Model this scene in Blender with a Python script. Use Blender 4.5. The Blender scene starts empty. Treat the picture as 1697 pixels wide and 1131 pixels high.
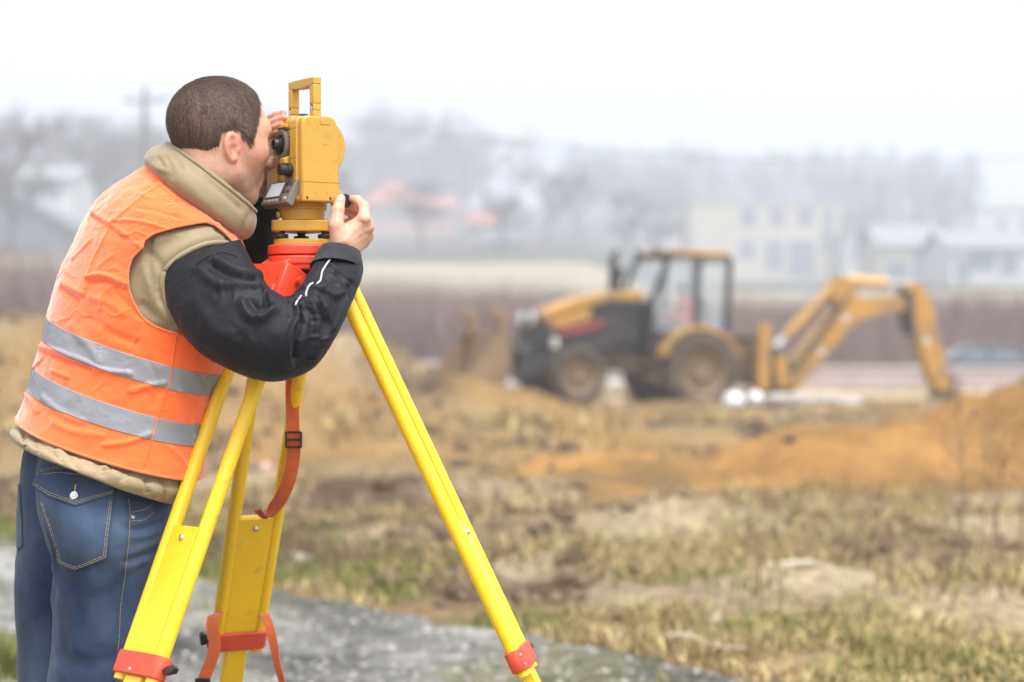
import bpy, bmesh, math, random
import numpy as np
from mathutils import Vector, Matrix
from mathutils.bvhtree import BVHTree

R = math.radians
random.seed(7)
rng = np.random.default_rng(11)
scene = bpy.context.scene
COL = scene.collection

# ------------------------------------------------------------------ camera
CAMZ, FOC = 1.19, 3299.7          # eye height in metres, focal length in photo pixels
cam_d = bpy.data.cameras.new('camera')
cam_d.lens = 70.0; cam_d.sensor_width = 36.0; cam_d.sensor_fit = 'HORIZONTAL'
cam_d.clip_start = 0.05; cam_d.clip_end = 2000.0
cam_d.dof.use_dof = True; cam_d.dof.focus_distance = 3.58; cam_d.dof.aperture_fstop = 2.6
cam = bpy.data.objects.new('camera', cam_d); COL.objects.link(cam)
cam.location = (0, 0, CAMZ); cam.rotation_euler = (R(90), 0, 0)
scene.camera = cam

# ------------------------------------------------------------------ sky and sun (overcast)
SUN_EL, SUN_ROT = R(66), R(150)
world = bpy.data.worlds.new('World'); scene.world = world; world.use_nodes = True
nt = world.node_tree
bg = nt.nodes['Background']
sky = nt.nodes.new('ShaderNodeTexSky'); sky.sky_type = 'NISHITA'; sky.sun_disc = False
sky.sun_elevation = SUN_EL; sky.sun_rotation = SUN_ROT
sky.air_density = 1.0; sky.dust_density = 4.0; sky.ozone_density = 1.0
hs = nt.nodes.new('ShaderNodeHueSaturation'); hs.inputs['Saturation'].default_value = 0.12
nt.links.new(sky.outputs[0], hs.inputs['Color']); nt.links.new(hs.outputs[0], bg.inputs[0])
bg.inputs[1].default_value = 0.15
sun_d = bpy.data.lights.new('sun', 'SUN'); sun_d.energy = 1.15; sun_d.angle = R(35); sun_d.color = (1.0, 0.965, 0.91)
sun = bpy.data.objects.new('sun', sun_d); COL.objects.link(sun)
sdir = Vector((math.sin(SUN_ROT) * math.cos(SUN_EL), math.cos(SUN_ROT) * math.cos(SUN_EL), math.sin(SUN_EL)))
sun.rotation_euler = sdir.to_track_quat('Z', 'Y').to_euler()
sun.location = (4, -6, 12)
scene.view_settings.view_transform = 'Standard'; scene.view_settings.look = 'None'
scene.view_settings.gamma = 1.0; scene.view_settings.use_curve_mapping = False
scene.view_settings.exposure = 1.34
cy = scene.cycles
cy.use_denoising = True
try: cy.denoiser = 'OPENIMAGEDENOISE'
except Exception: pass
cy.max_bounces = 8; cy.diffuse_bounces = 3; cy.glossy_bounces = 3; cy.transmission_bounces = 6; cy.volume_bounces = 1
cy.transparent_max_bounces = 12
cy.use_fast_gi = False
cy.sample_clamp_indirect = 6.0

# ------------------------------------------------------------------ picture <-> place
def P(px, py, d):
    return np.array([(px - 848.5) / FOC * d, d, CAMZ - (py - 565.5) / FOC * d])
def proj(V):
    V = np.asarray(V, float)
    return np.stack([848.5 + V[..., 0] / V[..., 1] * FOC, 565.5 - (V[..., 2] - CAMZ) / V[..., 1] * FOC], -1)

# ------------------------------------------------------------------ numeric noise
def _h(ix, iy, iz, s=0):
    n = (ix.astype(np.int64) * 374761393 + iy.astype(np.int64) * 668265263 + iz.astype(np.int64) * 1440662683 + s * 974711) & 0xffffffff
    n = ((n ^ (n >> 13)) * 1274126177) & 0xffffffff
    n = n ^ (n >> 16)
    return (n & 0xffff) / 65535.0
def vnoise(p, s=0):
    p = np.asarray(p, float); i = np.floor(p).astype(np.int64); f = p - i; f = f * f * (3 - 2 * f)
    x, y, z = i[..., 0], i[..., 1], i[..., 2]; r = 0
    for dx in (0, 1):
        for dy in (0, 1):
            for dz in (0, 1):
                w = (f[..., 0] if dx else 1 - f[..., 0]) * (f[..., 1] if dy else 1 - f[..., 1]) * (f[..., 2] if dz else 1 - f[..., 2])
                r = r + w * _h(x + dx, y + dy, z + dz, s)
    return r * 2 - 1
def fbm(p, o=4, s=0):
    p = np.asarray(p, float); r = 0; a = 1; t = 0
    for k in range(o):
        r = r + a * vnoise(p * 2 ** k + 17.3 * k, s + k); t += a; a *= .5
    return r / t
def fbm2(x, y, sc, o=4, s=0):
    return fbm(np.stack([x * sc, y * sc, np.zeros_like(x)], -1), o, s)
def sstep(a, b, x):
    t = np.clip((x - a) / (b - a), 0, 1); return t * t * (3 - 2 * t)

# ------------------------------------------------------------------ objects
def tag(o, label=None, cat=None, group=None, kind=None):
    if label: o['label'] = label
    if cat: o['category'] = cat
    if group: o['group'] = group
    if kind: o['kind'] = kind
    return o
def empty(name, loc=(0, 0, 0), rz=0.0, label=None, cat=None, group=None):
    o = bpy.data.objects.new(name, None); COL.objects.link(o)
    o.empty_display_size = 0.1
    o.location = loc; o.rotation_euler = (0, 0, rz)
    return tag(o, label, cat, group)
def sharpen(me, ang):
    try: me.set_sharp_from_angle(angle=R(ang))
    except Exception: pass
def link(name, me, mat, parent=None):
    o = bpy.data.objects.new(name, me); COL.objects.link(o)
    if mat is not None:
        for m in (mat if isinstance(mat, (list, tuple)) else [mat]): me.materials.append(m)
    if parent is not None: o.parent = parent
    return o
def np_mesh(name, V, F, mat=None, parent=None, smooth=True, sharp=None, world=False, col=None):
    """V (n,3), F: list of faces or an int array.  world=True: V are world points, parent at a translated place."""
    V = np.asarray(V, float)
    if world and parent is not None:
        M = np.array(world_of(parent).inverted()); V = V @ M[:3, :3].T + M[:3, 3]
    me = bpy.data.meshes.new(name)
    if isinstance(F, np.ndarray):
        n, k = F.shape
        me.vertices.add(len(V)); me.vertices.foreach_set('co', V.astype(np.float32).ravel())
        me.loops.add(n * k); me.loops.foreach_set('vertex_index', F.astype(np.int32).ravel())
        me.polygons.add(n); me.polygons.foreach_set('loop_start', np.arange(0, n * k, k, dtype=np.int32))
        me.update(calc_edges=True); me.validate()
    else:
        me.from_pydata([tuple(v) for v in V], [], [tuple(int(i) for i in f) for f in F]); me.update()
    if smooth:
        me.polygons.foreach_set('use_smooth', np.ones(len(me.polygons), bool))
        if sharp: sharpen(me, sharp)
    if col is not None:
        ca = me.color_attributes.new('Col', 'FLOAT_COLOR', 'POINT')
        c4 = np.ones((len(V), 4), np.float32); c4[:, :3] = col
        ca.data.foreach_set('color', c4.ravel())
    return link(name, me, mat, parent)
def world_of(o):
    M = Matrix.LocRotScale(o.location, o.rotation_euler, o.scale)
    return world_of(o.parent) @ M if o.parent else M
def add_mod(o, kind, **k):
    m = o.modifiers.new(kind.lower(), kind)
    for a, b in k.items(): setattr(m, a, b)
    return m
def bevel(o, w, seg=2, ang=35):
    add_mod(o, 'BEVEL', width=w, segments=seg, limit_method='ANGLE', angle_limit=R(ang), harden_normals=False); return o
def solid(o, t, off=-1.0):
    add_mod(o, 'SOLIDIFY', thickness=t, offset=off); return o
def copy_tree(o, parent=None):
    c = o.copy(); COL.objects.link(c); c.parent = parent
    for ch in list(o.children): copy_tree(ch, c)
    return c

class MB:
    """collects shapes into ONE mesh"""
    def __init__(s): s.V = []; s.F = []
    def add(s, V, F):
        n = len(s.V); s.V += [tuple(float(c) for c in v) for v in V]; s.F += [tuple(int(i) + n for i in f) for f in F]; return s
    def box(s, c, size, M=None):
        x, y, z = [q / 2 for q in size]
        v = np.array([(-x, -y, -z), (x, -y, -z), (x, y, -z), (-x, y, -z), (-x, -y, z), (x, -y, z), (x, y, z), (-x, y, z)])
        if M is not None: v = v @ np.array(M).T
        v = v + np.array(c)
        return s.add(v, [(0, 3, 2, 1), (4, 5, 6, 7), (0, 1, 5, 4), (1, 2, 6, 5), (2, 3, 7, 6), (3, 0, 4, 7)])
    def hexa(s, v8):
        return s.add(v8, [(0, 3, 2, 1), (4, 5, 6, 7), (0, 1, 5, 4), (1, 2, 6, 5), (2, 3, 7, 6), (3, 0, 4, 7)])
    def prism(s, outline, axis, a, b):
        """outline in the two other axes (cyclic order), extruded along axis 0/1/2 from a to b"""
        n = len(outline); i, j = [(1, 2), (2, 0), (0, 1)][axis]; V = []
        for t in (a, b):
            for p in outline:
                q = [0, 0, 0]; q[axis] = t; q[i] = p[0]; q[j] = p[1]; V.append(q)
        F = [tuple(range(n))[::-1], tuple(range(n, 2 * n))] + [(k, (k + 1) % n, n + (k + 1) % n, n + k) for k in range(n)]
        return s.add(V, F)
    def tube(s, pts, r, n=10, cap=True, flat=None):
        pts = np.asarray(pts, float); m = len(pts)
        r = np.full(m, r) if np.isscalar(r) else np.asarray(r, float)
        T = np.gradient(pts, axis=0); T /= np.linalg.norm(T, axis=1, keepdims=True) + 1e-12
        up = np.array([0, 0, 1.]) if abs(T[0][2]) < .9 else np.array([1., 0, 0])
        if flat is not None: up = np.array(flat[0], float)
        V = []
        for k in range(m):
            u = np.cross(T[k], up); u /= np.linalg.norm(u) + 1e-12; w = np.cross(u, T[k])
            if flat is None: up = w
            fw = 1 if flat is None else flat[1]
            for a in np.arange(n) * 2 * math.pi / n:
                V.append(pts[k] + r[k] * (math.cos(a) * u + math.sin(a) * w * fw))
        F = [(k * n + a, k * n + (a + 1) % n, (k + 1) * n + (a + 1) % n, (k + 1) * n + a) for k in range(m - 1) for a in range(n)]
        if cap: F += [tuple(range(n))[::-1], tuple((m - 1) * n + a for a in range(n))]
        return s.add(V, F)
    def ribbon(s, pts, w, t, wdir):
        """flat strap along pts, wide along wdir(k)"""
        pts = np.asarray(pts, float); m = len(pts); V = []
        T = np.gradient(pts, axis=0); T /= np.linalg.norm(T, axis=1, keepdims=True) + 1e-12
        for k in range(m):
            d = np.array(wdir(k), float); d -= T[k] * d.dot(T[k]); d /= np.linalg.norm(d) + 1e-12
            nrm = np.cross(T[k], d)
            for a, b in ((-1, -1), (1, -1), (1, 1), (-1, 1)): V.append(pts[k] + d * a * w / 2 + nrm * b * t / 2)
        F = [(k * 4 + a, k * 4 + (a + 1) % 4, k * 4 + 4 + (a + 1) % 4, k * 4 + 4 + a) for k in range(m - 1) for a in range(4)]
        F += [(3, 2, 1, 0), tuple((m - 1) * 4 + a for a in range(4))]
        return s.add(V, F)
    def lathe(s, prof, axis_o, axis_d, n=32, cap=True):
        """prof: (distance along axis, radius)"""
        o = np.array(axis_o, float); d = np.array(axis_d, float); d /= np.linalg.norm(d)
        u = np.cross(d, (0, 0, 1) if abs(d[2]) < .9 else (1, 0, 0)); u /= np.linalg.norm(u); w = np.cross(d, u); V = []
        for t, r in prof:
            for a in np.arange(n) * 2 * math.pi / n: V.append(o + d * t + r * (math.cos(a) * u + math.sin(a) * w))
        m = len(prof)
        F = [(k * n + a, k * n + (a + 1) % n, (k + 1) * n + (a + 1) % n, (k + 1) * n + a) for k in range(m - 1) for a in range(n)]
        if cap: F += [tuple(range(n))[::-1], tuple((m - 1) * n + a for a in range(n))]
        return s.add(V, F)
    def ball(s, c, r, n=10, m=7):
        r = np.array([r] * 3 if np.isscalar(r) else r, float); V = [np.array(c) + (0, 0, -r[2])]
        for i in range(1, m):
            t = math.pi * i / m - math.pi / 2
            for j in range(n):
                a = 2 * math.pi * j / n; V.append(np.array(c) + r * (math.cos(t) * math.cos(a), math.cos(t) * math.sin(a), math.sin(t)))
        V.append(np.array(c) + (0, 0, r[2])); F = [(0, 1 + (j + 1) % n, 1 + j) for j in range(n)]
        for i in range(m - 2):
            for j in range(n):
                F.append((1 + i * n + j, 1 + i * n + (j + 1) % n, 1 + (i + 1) * n + (j + 1) % n, 1 + (i + 1) * n + j))
        b = 1 + (m - 2) * n; F += [(b + j, b + (j + 1) % n, len(V) - 1) for j in range(n)]
        return s.add(V, F)
    def build(s, name, mat, parent=None, smooth=True, sharp=40, world=False, bev=None):
        o = np_mesh(name, s.V, s.F, mat, parent, smooth, sharp, world)
        bm = bmesh.new(); bm.from_mesh(o.data); bmesh.ops.recalc_face_normals(bm, faces=bm.faces); bm.to_mesh(o.data); bm.free()
        if smooth and sharp: sharpen(o.data, sharp)
        if bev: bevel(o, *bev) if isinstance(bev, tuple) else bevel(o, bev)
        return o

# ------------------------------------------------------------------ materials
def nodes_of(name):
    m = bpy.data.materials.new(name); m.use_nodes = True
    return m, m.node_tree.nodes, m.node_tree.links, m.node_tree.nodes['Principled BSDF']
def mat(name, col, rough=.6, col2=None, nsc=8.0, detail=4, lo=.35, hi=.65, bump=0.0, bsc=60.0, metal=0.0, sheen=0.0, coat=0.0,
        spec=.5, dist=.002, dirt=None, dsc=5.0, dlo=.52, dhi=.75, sss=0.0, emis=0.0, stretch=None):
    m, N, L, b = nodes_of(name)
    tc = N.new('ShaderNodeTexCoord'); vec = tc.outputs['Object']
    if stretch:
        mp = N.new('ShaderNodeMapping'); mp.inputs['Scale'].default_value = stretch; L.new(vec, mp.inputs[0]); vec = mp.outputs[0]
    def noise(sc, det=4):
        n = N.new('ShaderNodeTexNoise'); n.inputs['Scale'].default_value = sc; n.inputs['Detail'].default_value = det
        L.new(vec, n.inputs['Vector']); return n.outputs['Fac']
    def ramp(f, a, c1, z, c2):
        r = N.new('ShaderNodeValToRGB'); e = r.color_ramp.elements
        e[0].position = a; e[0].color = (*c1, 1); e[1].position = z; e[1].color = (*c2, 1); L.new(f, r.inputs[0]); return r.outputs[0]
    c = None
    if col2 is not None: c = ramp(noise(nsc, detail), lo, col, hi, col2)
    if dirt is not None:
        f = ramp(noise(dsc, 6), dlo, (0, 0, 0), dhi, (1, 1, 1)); mx = N.new('ShaderNodeMixRGB'); L.new(f, mx.inputs[0])
        if c is not None: L.new(c, mx.inputs[1])
        else: mx.inputs[1].default_value = (*col, 1)
        mx.inputs[2].default_value = (*dirt, 1); c = mx.outputs[0]
    if c is not None: L.new(c, b.inputs['Base Color'])
    else: b.inputs['Base Color'].default_value = (*col, 1)
    b.inputs['Roughness'].default_value = rough; b.inputs['Metallic'].default_value = metal
    b.inputs['Specular IOR Level'].default_value = spec
    if sheen: b.inputs['Sheen Weight'].default_value = sheen; b.inputs['Sheen Roughness'].default_value = .5
    if coat: b.inputs['Coat Weight'].default_value = coat; b.inputs['Coat Roughness'].default_value = .15
    if sss: b.inputs['Subsurface Weight'].default_value = sss; b.inputs['Subsurface Radius'].default_value = (.012, .005, .003); b.inputs['Subsurface Scale'].default_value = 1.0
    if bump:
        bp = N.new('ShaderNodeBump'); bp.inputs['Strength'].default_value = bump; bp.inputs['Distance'].default_value = dist
        L.new(noise(bsc, 5), bp.inputs['Height']); L.new(bp.outputs[0], b.inputs['Normal'])
    return m
def attr_mat(name, rough=.9, sc=30.0, amt=.25, bump=.0, bsc=40.0, dist=.01, spec=.2, trans=0.0):
    """colour comes from the point attribute Col, broken up by fine noise"""
    m, N, L, b = nodes_of(name)
    a = N.new('ShaderNodeAttribute'); a.attribute_name = 'Col'
    tc = N.new('ShaderNodeTexCoord')
    n = N.new('ShaderNodeTexNoise'); n.inputs['Scale'].default_value = sc; n.inputs['Detail'].default_value = 6; L.new(tc.outputs['Object'], n.inputs['Vector'])
    mr = N.new('ShaderNodeMapRange'); mr.inputs[1].default_value = .3; mr.inputs[2].default_value = .7; mr.inputs[3].default_value = 1 - amt; mr.inputs[4].default_value = 1 + amt
    L.new(n.outputs['Fac'], mr.inputs[0])
    mx = N.new('ShaderNodeVectorMath'); mx.operation = 'SCALE'; L.new(a.outputs['Color'], mx.inputs[0]); L.new(mr.outputs[0], mx.inputs['Scale'])
    L.new(mx.outputs[0], b.inputs['Base Color'])
    b.inputs['Roughness'].default_value = rough; b.inputs['Specular IOR Level'].default_value = spec
    if bump:
        n2 = N.new('ShaderNodeTexNoise'); n2.inputs['Scale'].default_value = bsc; n2.inputs['Detail'].default_value = 6; L.new(tc.outputs['Object'], n2.inputs['Vector'])
        bp = N.new('ShaderNodeBump'); bp.inputs['Strength'].default_value = bump; bp.inputs['Distance'].default_value = dist
        L.new(n2.outputs['Fac'], bp.inputs['Height']); L.new(bp.outputs[0], b.inputs['Normal'])
    return m
def glass_mat(name, col=(.75, .82, .85), alpha=.35):
    m, N, L, b = nodes_of(name)
    b.inputs['Base Color'].default_value = (*col, 1); b.inputs['Roughness'].default_value = .05
    b.inputs['Alpha'].default_value = alpha
    return m

# ------------------------------------------------------------------ geometry tools
def cr(arr, t):
    """Catmull-Rom through rows of arr at parameters t"""
    arr = np.asarray(arr, float); n = len(arr); t = np.clip(np.asarray(t, float), 0, n - 1)
    i = np.minimum(t.astype(int), n - 2); f = (t - i)[:, None]
    p0 = np.where((i > 0)[:, None], arr[np.maximum(i - 1, 0)], 2 * arr[i] - arr[i + 1]); p1 = arr[i]; p2 = arr[i + 1]
    p3 = np.where((i + 2 < n)[:, None], arr[np.minimum(i + 2, n - 1)], 2 * arr[i + 1] - arr[i])
    return .5 * ((2 * p1) + (-p0 + p2) * f + (2 * p0 - 5 * p1 + 4 * p2 - p3) * f ** 2 + (-p0 + 3 * p1 - 3 * p2 + p3) * f ** 3)
def px_loft(secs, nu, nv, pw=2.0, t0=0, t1=None):
    """secs rows: Lx Ly Rx Ry depth halfdepth sag shear ; returns V (nv,nu,3); angle pi/2.. is the side towards the camera"""
    secs = np.asarray(secs, float); t1 = len(secs) - 1 if t1 is None else t1
    S = cr(secs, np.linspace(t0, t1, nv)); ph = np.arange(nu) * 2 * math.pi / nu
    c, s = np.cos(ph), np.sin(ph)
    c = np.sign(c) * np.abs(c) ** (2 / pw); s = np.sign(s) * np.abs(s) ** (2 / pw)
    V = np.zeros((nv, nu, 3))
    for k in range(nv):
        lx, ly, rx, ry, d, hd, sag, sh = S[k]
        A = P(lx, ly, d); B = P(rx, ry, d); C = (A + B) / 2; U = (B - A) / 2; m = sag / FOC * d
        al = math.sqrt(max(1 - sh * sh, .1))
        V[k] = C + np.outer(al * c + sh * s, U) + np.outer(s, (0, -hd, -m))
    return V
def grid_faces(nv, nu, wrap=True):
    i = np.arange(nv - 1)[:, None]; j = np.arange(nu if wrap else nu - 1)[None]
    j2 = (j + 1) % nu
    return np.stack([i * nu + j, i * nu + j2, (i + 1) * nu + j2, (i + 1) * nu + j], -1).reshape(-1, 4)
def cap_grid(V, F, nv, nu, ends=(True, True)):
    V = V.reshape(-1, 3); F = [tuple(f) for f in F]
    for e, k in ((0, 0), (1, nv - 1)):
        if ends[e]:
            c = V[k * nu:(k + 1) * nu].mean(0); V = np.vstack([V, c]); n = len(V) - 1
            for j in range(nu):
                a, b = k * nu + j, k * nu + (j + 1) % nu
                F.append((b, a, n) if e == 0 else (a, b, n))
    return V, F
def tri(F):
    F = np.asarray(F); return np.vstack([F[:, [0, 1, 2]], F[:, [0, 2, 3]]]) if F.shape[1] == 4 else F
def vnormals(V, F):
    T = tri(F); a, b, c = V[T[:, 0]], V[T[:, 1]], V[T[:, 2]]; n = np.cross(b - a, c - a); N = np.zeros_like(V)
    for k in range(3): np.add.at(N, T[:, k], n)
    return N / (np.linalg.norm(N, axis=1, keepdims=True) + 1e-12)
def bvh(V, F): return BVHTree.FromPolygons([tuple(v) for v in V], [tuple(int(i) for i in f) for f in F])
CAMP = Vector((0, 0, CAMZ))
def hit(tree, px, py):
    d = Vector(P(px, py, 1.0)) - CAMP; d.normalize()
    loc, nrm, idx, dist = tree.ray_cast(CAMP, d)
    if loc is None:
        return None, None
    if nrm.dot(d) > 0: nrm = -nrm
    return np.array(loc), np.array(nrm)
def densify(pl, step):
    pl = np.asarray(pl, float); out = [pl[0]]
    for a, b in zip(pl[:-1], pl[1:]):
        n = max(1, int(np.linalg.norm(b - a) / step)); out += [a + (b - a) * k / n for k in range(1, n + 1)]
    return np.array(out)
def smooth_line(pl, step=3.0):
    pl = np.asarray(pl, float); n = len(pl)
    if n < 3: return densify(pl, step)
    L = np.linalg.norm(np.diff(pl, axis=0), axis=1).sum(); return cr(pl, np.linspace(0, n - 1, max(8, int(L / step))))
def on_surface(tree, pl, off=0.0, step=3.0, smooth=True):
    pts = []
    for q in (smooth_line(pl, step) if smooth else densify(pl, step)):
        h, n = hit(tree, *q)
        if h is not None: pts.append(h + n * off)
    return np.array(pts)
def pt_polyline(V, pl):
    d = np.full(len(V), 1e9); A = pl[:-1]; B = pl[1:]
    for a, b in zip(A, B):
        ab = b - a; t = np.clip(((V - a) @ ab) / (ab @ ab + 1e-12), 0, 1); d = np.minimum(d, np.linalg.norm(V - a - t[:, None] * ab, axis=1))
    return d
def poly_sd(p, poly):
    """signed distance to a 2-D polygon, negative inside"""
    poly = np.asarray(poly, float); n = len(poly); d = np.full(len(p), 1e18); ins = np.zeros(len(p), bool)
    for k in range(n):
        a, b = poly[k], poly[(k + 1) % n]; ab = b - a
        t = np.clip(((p - a) @ ab) / (ab @ ab + 1e-12), 0, 1); d = np.minimum(d, ((p - a - t[:, None] * ab) ** 2).sum(1))
        c = (a[1] > p[:, 1]) != (b[1] > p[:, 1])
        with np.errstate(divide='ignore', invalid='ignore'):
            x = (b[0] - a[0]) * (p[:, 1] - a[1]) / (b[1] - a[1] + 1e-18) + a[0]
        ins ^= c & (p[:, 0] < x)
    return np.sqrt(d) * np.where(ins, -1, 1)
def clip_mesh(V, F, s):
    """keeps the part of the triangle mesh where s > 0, cut along s = 0"""
    T = tri(np.asarray(F)); V = [tuple(v) for v in V]; out = []; cache = {}
    pos = s > 0; cnt = pos[T].sum(1)
    out = [tuple(t) for t in T[cnt == 3]]
    def cut(i, j):
        k = (min(i, j), max(i, j))
        if k not in cache:
            t = s[i] / (s[i] - s[j]); a, b = V[i], V[j]
            V.append(tuple(a[q] + (b[q] - a[q]) * t for q in range(3))); cache[k] = len(V) - 1
        return cache[k]
    for t in T[(cnt == 1) | (cnt == 2)]:
        poly = []
        for a in range(3):
            i, j = t[a], t[(a + 1) % 3]
            if pos[i]: poly.append(i)
            if pos[i] != pos[j]: poly.append(cut(i, j))
        for a in range(1, len(poly) - 1): out.append((poly[0], poly[a], poly[a + 1]))
    V = np.array(V); out = np.array(out, int); u = np.unique(out); m = np.zeros(len(V), int); m[u] = np.arange(len(u))
    return V[u], m[out]
def folds(V, F, lines, tree=None):
    """raises or sinks cloth along traced lines: (points, height, width[, one_sided])"""
    tree = tree or bvh(V, F); N = vnormals(V, F); disp = np.zeros(len(V))
    for ln in lines:
        pl = on_surface(tree, ln[0], 0, 6.0)
        if len(pl) < 2: continue
        m = np.linalg.norm(V - pl.mean(0), axis=1) < np.linalg.norm(pl - pl.mean(0), axis=1).max() + 4 * ln[2]
        d = pt_polyline(V[m], pl); disp[m] += ln[1] * np.exp(-(d / ln[2]) ** 2)
    return V + N * disp[:, None]
def patch(tree, poly, off, step=4.0, out=None):
    """a cloth patch: the px polygon laid onto a surface, lifted by off"""
    poly = np.asarray(poly, float); lo = poly.min(0) - step; hi = poly.max(0) + step
    nx, ny = int((hi[0] - lo[0]) / step) + 2, int((hi[1] - lo[1]) / step) + 2
    gx, gy = np.meshgrid(lo[0] + np.arange(nx) * step, lo[1] + np.arange(ny) * step); g = np.stack([gx.ravel(), gy.ravel()], -1)
    s = -poly_sd(g, poly); G = np.column_stack([g, np.zeros(len(g))])
    G, F = clip_mesh(G, grid_faces(ny, nx, False), s); V = []; ok = []
    for q in G:
        h, n = hit(tree, q[0], q[1])
        ok.append(h is not None); V.append(h + n * (off if np.isscalar(off) else off(q)) if h is not None else (0, 0, 0))
    ok = np.array(ok); V = np.array(V); F = F[ok[F].all(1)]
    e = V[F]; L = np.max([np.linalg.norm(e[:, 0] - e[:, 1], axis=1), np.linalg.norm(e[:, 1] - e[:, 2], axis=1), np.linalg.norm(e[:, 2] - e[:, 0], axis=1)], axis=0)
    F = F[L < .05][:, ::-1]
    u = np.unique(F); m = np.zeros(len(V), int); m[u] = np.arange(len(u)); return V[u], m[F]

# ------------------------------------------------------------------ implicit surfaces (bodies)
def smin(a, b, k): h = np.maximum(k - np.abs(a - b), 0) / k; return np.minimum(a, b) - h * h * k * .25
def smax(a, b, k): return -smin(-a, -b, k)
def d_prim(p, q):
    if q[0] == 'cone':
        a, b = q[1], q[2]; ab = b - a; t = np.clip(((p - a) @ ab) / (ab @ ab + 1e-12), 0, 1)
        return np.linalg.norm(p - a - t[:, None] * ab, axis=1) - (q[3] + (q[4] - q[3]) * t)
    w = (p - q[1]) @ q[3]; r = q[2]; k0 = np.linalg.norm(w / r, axis=1); k1 = np.linalg.norm(w / (r * r), axis=1) + 1e-9
    return k0 * (k0 - 1) / k1
class Body:
    def __init__(s): s.p = []
    def cone(s, a, b, ra, rb, k=.01, op=1): s.p.append(('cone', np.array(a, float), np.array(b, float), ra, rb, None, k, op)); return s
    def ell(s, c, r, M=None, k=.01, op=1): s.p.append(('ell', np.array(c, float), np.array(r, float), np.eye(3) if M is None else np.array(M, float), None, None, k, op)); return s
    def chain(s, pts, rad, k=.006):
        for i in range(len(pts) - 1): s.cone(pts[i], pts[i + 1], rad[i], rad[i + 1], k)
        return s
    def moved(s, M, t):
        o = Body()
        for q in s.p:
            if q[0] == 'cone': o.cone(M @ q[1] + t, M @ q[2] + t, q[3], q[4], q[6], q[7])
            else: o.ell(M @ q[1] + t, q[2], M @ q[3], q[6], q[7])
        return o
    def eval(s, p, prims=None):
        d = None
        for q in (s.p if prims is None else prims):
            e = d_prim(p, q)
            if d is None: d = e if q[7] > 0 else np.full(len(p), 1.0)
            elif q[7] > 0: d = smin(d, e, q[6])
            else: d = smax(d, -e, q[6])
        return d
    def mesh(s, h, off=0.0, nb=16):
        """surface nets, block by block"""
        lo = np.full(3, 1e9); hi = -lo
        for q in s.p:
            if q[7] < 0: continue
            if q[0] == 'cone': r = max(q[3], q[4]); lo = np.minimum(lo, np.minimum(q[1], q[2]) - r); hi = np.maximum(hi, np.maximum(q[1], q[2]) + r)
            else: r = q[2].max(); lo = np.minimum(lo, q[1] - r); hi = np.maximum(hi, q[1] + r)
        lo -= .02 + off + 2 * h; hi += .02 + off + 2 * h
        S = h * nb; n = np.ceil((hi - lo) / S).astype(int); half = S * math.sqrt(3) / 2
        B = np.stack(np.meshgrid(*[np.arange(k) for k in n], indexing='ij'), -1).reshape(-1, 3); C = lo + (B + .5) * S
        D = np.array([d_prim(C, q) for q in s.p]); up = np.array([q[7] > 0 for q in s.p])
        near = D < half + .035 + off; act = (D[up] < half + .02 + off).any(0)
        g = np.stack(np.meshgrid(*[np.arange(nb + 1)] * 3, indexing='ij'), -1).reshape(-1, 3)
        big = int(n.max() * nb + 4); keys = []; pos = []; quads = []
        ce = [(0, 4), (1, 5), (2, 6), (3, 7), (0, 2), (1, 3), (4, 6), (5, 7), (0, 1), (2, 3), (4, 5), (6, 7)]
        co = np.array([(a, b, c) for a in (0, 1) for b in (0, 1) for c in (0, 1)])
        def key(i): return (i[..., 0] * big + i[..., 1]) * big + i[..., 2]
        for bi in np.where(act)[0]:
            pr = [s.p[k] for k in np.where(near[:, bi])[0]]
            if not any(q[7] > 0 for q in pr): continue
            o = B[bi] * nb; v = (s.eval(lo + (o + g) * h, pr) - off).reshape(nb + 1, nb + 1, nb + 1)
            if v.min() > 0 or v.max() < 0: continue
            cv = np.stack([v[a:nb + a, b:nb + b, c:nb + c] for a, b, c in co], -1).reshape(-1, 8)
            m = (cv.min(1) < 0) & (cv.max(1) >= 0); idx = np.stack(np.meshgrid(*[np.arange(nb)] * 3, indexing='ij'), -1).reshape(-1, 3)[m]; cv = cv[m]
            acc = np.zeros((len(idx), 3)); cnt = np.zeros(len(idx))
            for a, b in ce:
                x = (cv[:, a] < 0) != (cv[:, b] < 0); t = np.where(x, cv[:, a] / (cv[:, a] - cv[:, b] + 1e-15), 0)
                acc += np.where(x[:, None], co[a] + (co[b] - co[a]) * t[:, None], 0); cnt += x
            keys.append(key(idx + o + 1)); pos.append(lo + (idx + o + acc / cnt[:, None]) * h)
            for ax in range(3):
                sl = [slice(0, nb)] * 3; sl2 = list(sl); sl2[ax] = slice(1, nb + 1); A = v[tuple(sl)]; Bv = v[tuple(sl2)]
                e = np.argwhere((A < 0) != (Bv < 0))
                if not len(e): continue
                sg = A[tuple(e.T)] < 0; e = e + o + 1; u = np.zeros(3, int); w = np.zeros(3, int); u[(ax + 1) % 3] = 1; w[(ax + 2) % 3] = 1
                q = np.stack([key(e), key(e - u), key(e - u - w), key(e - w)], -1); q[~sg] = q[~sg][:, ::-1]; quads.append(q)
        keys = np.concatenate(keys); pos = np.concatenate(pos); keys, ui = np.unique(keys, return_index=True); pos = pos[ui]
        Q = np.concatenate(quads); I = np.clip(np.searchsorted(keys, Q), 0, len(keys) - 1); ok = (keys[I] == Q).all(1)
        return pos, I[ok]
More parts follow.
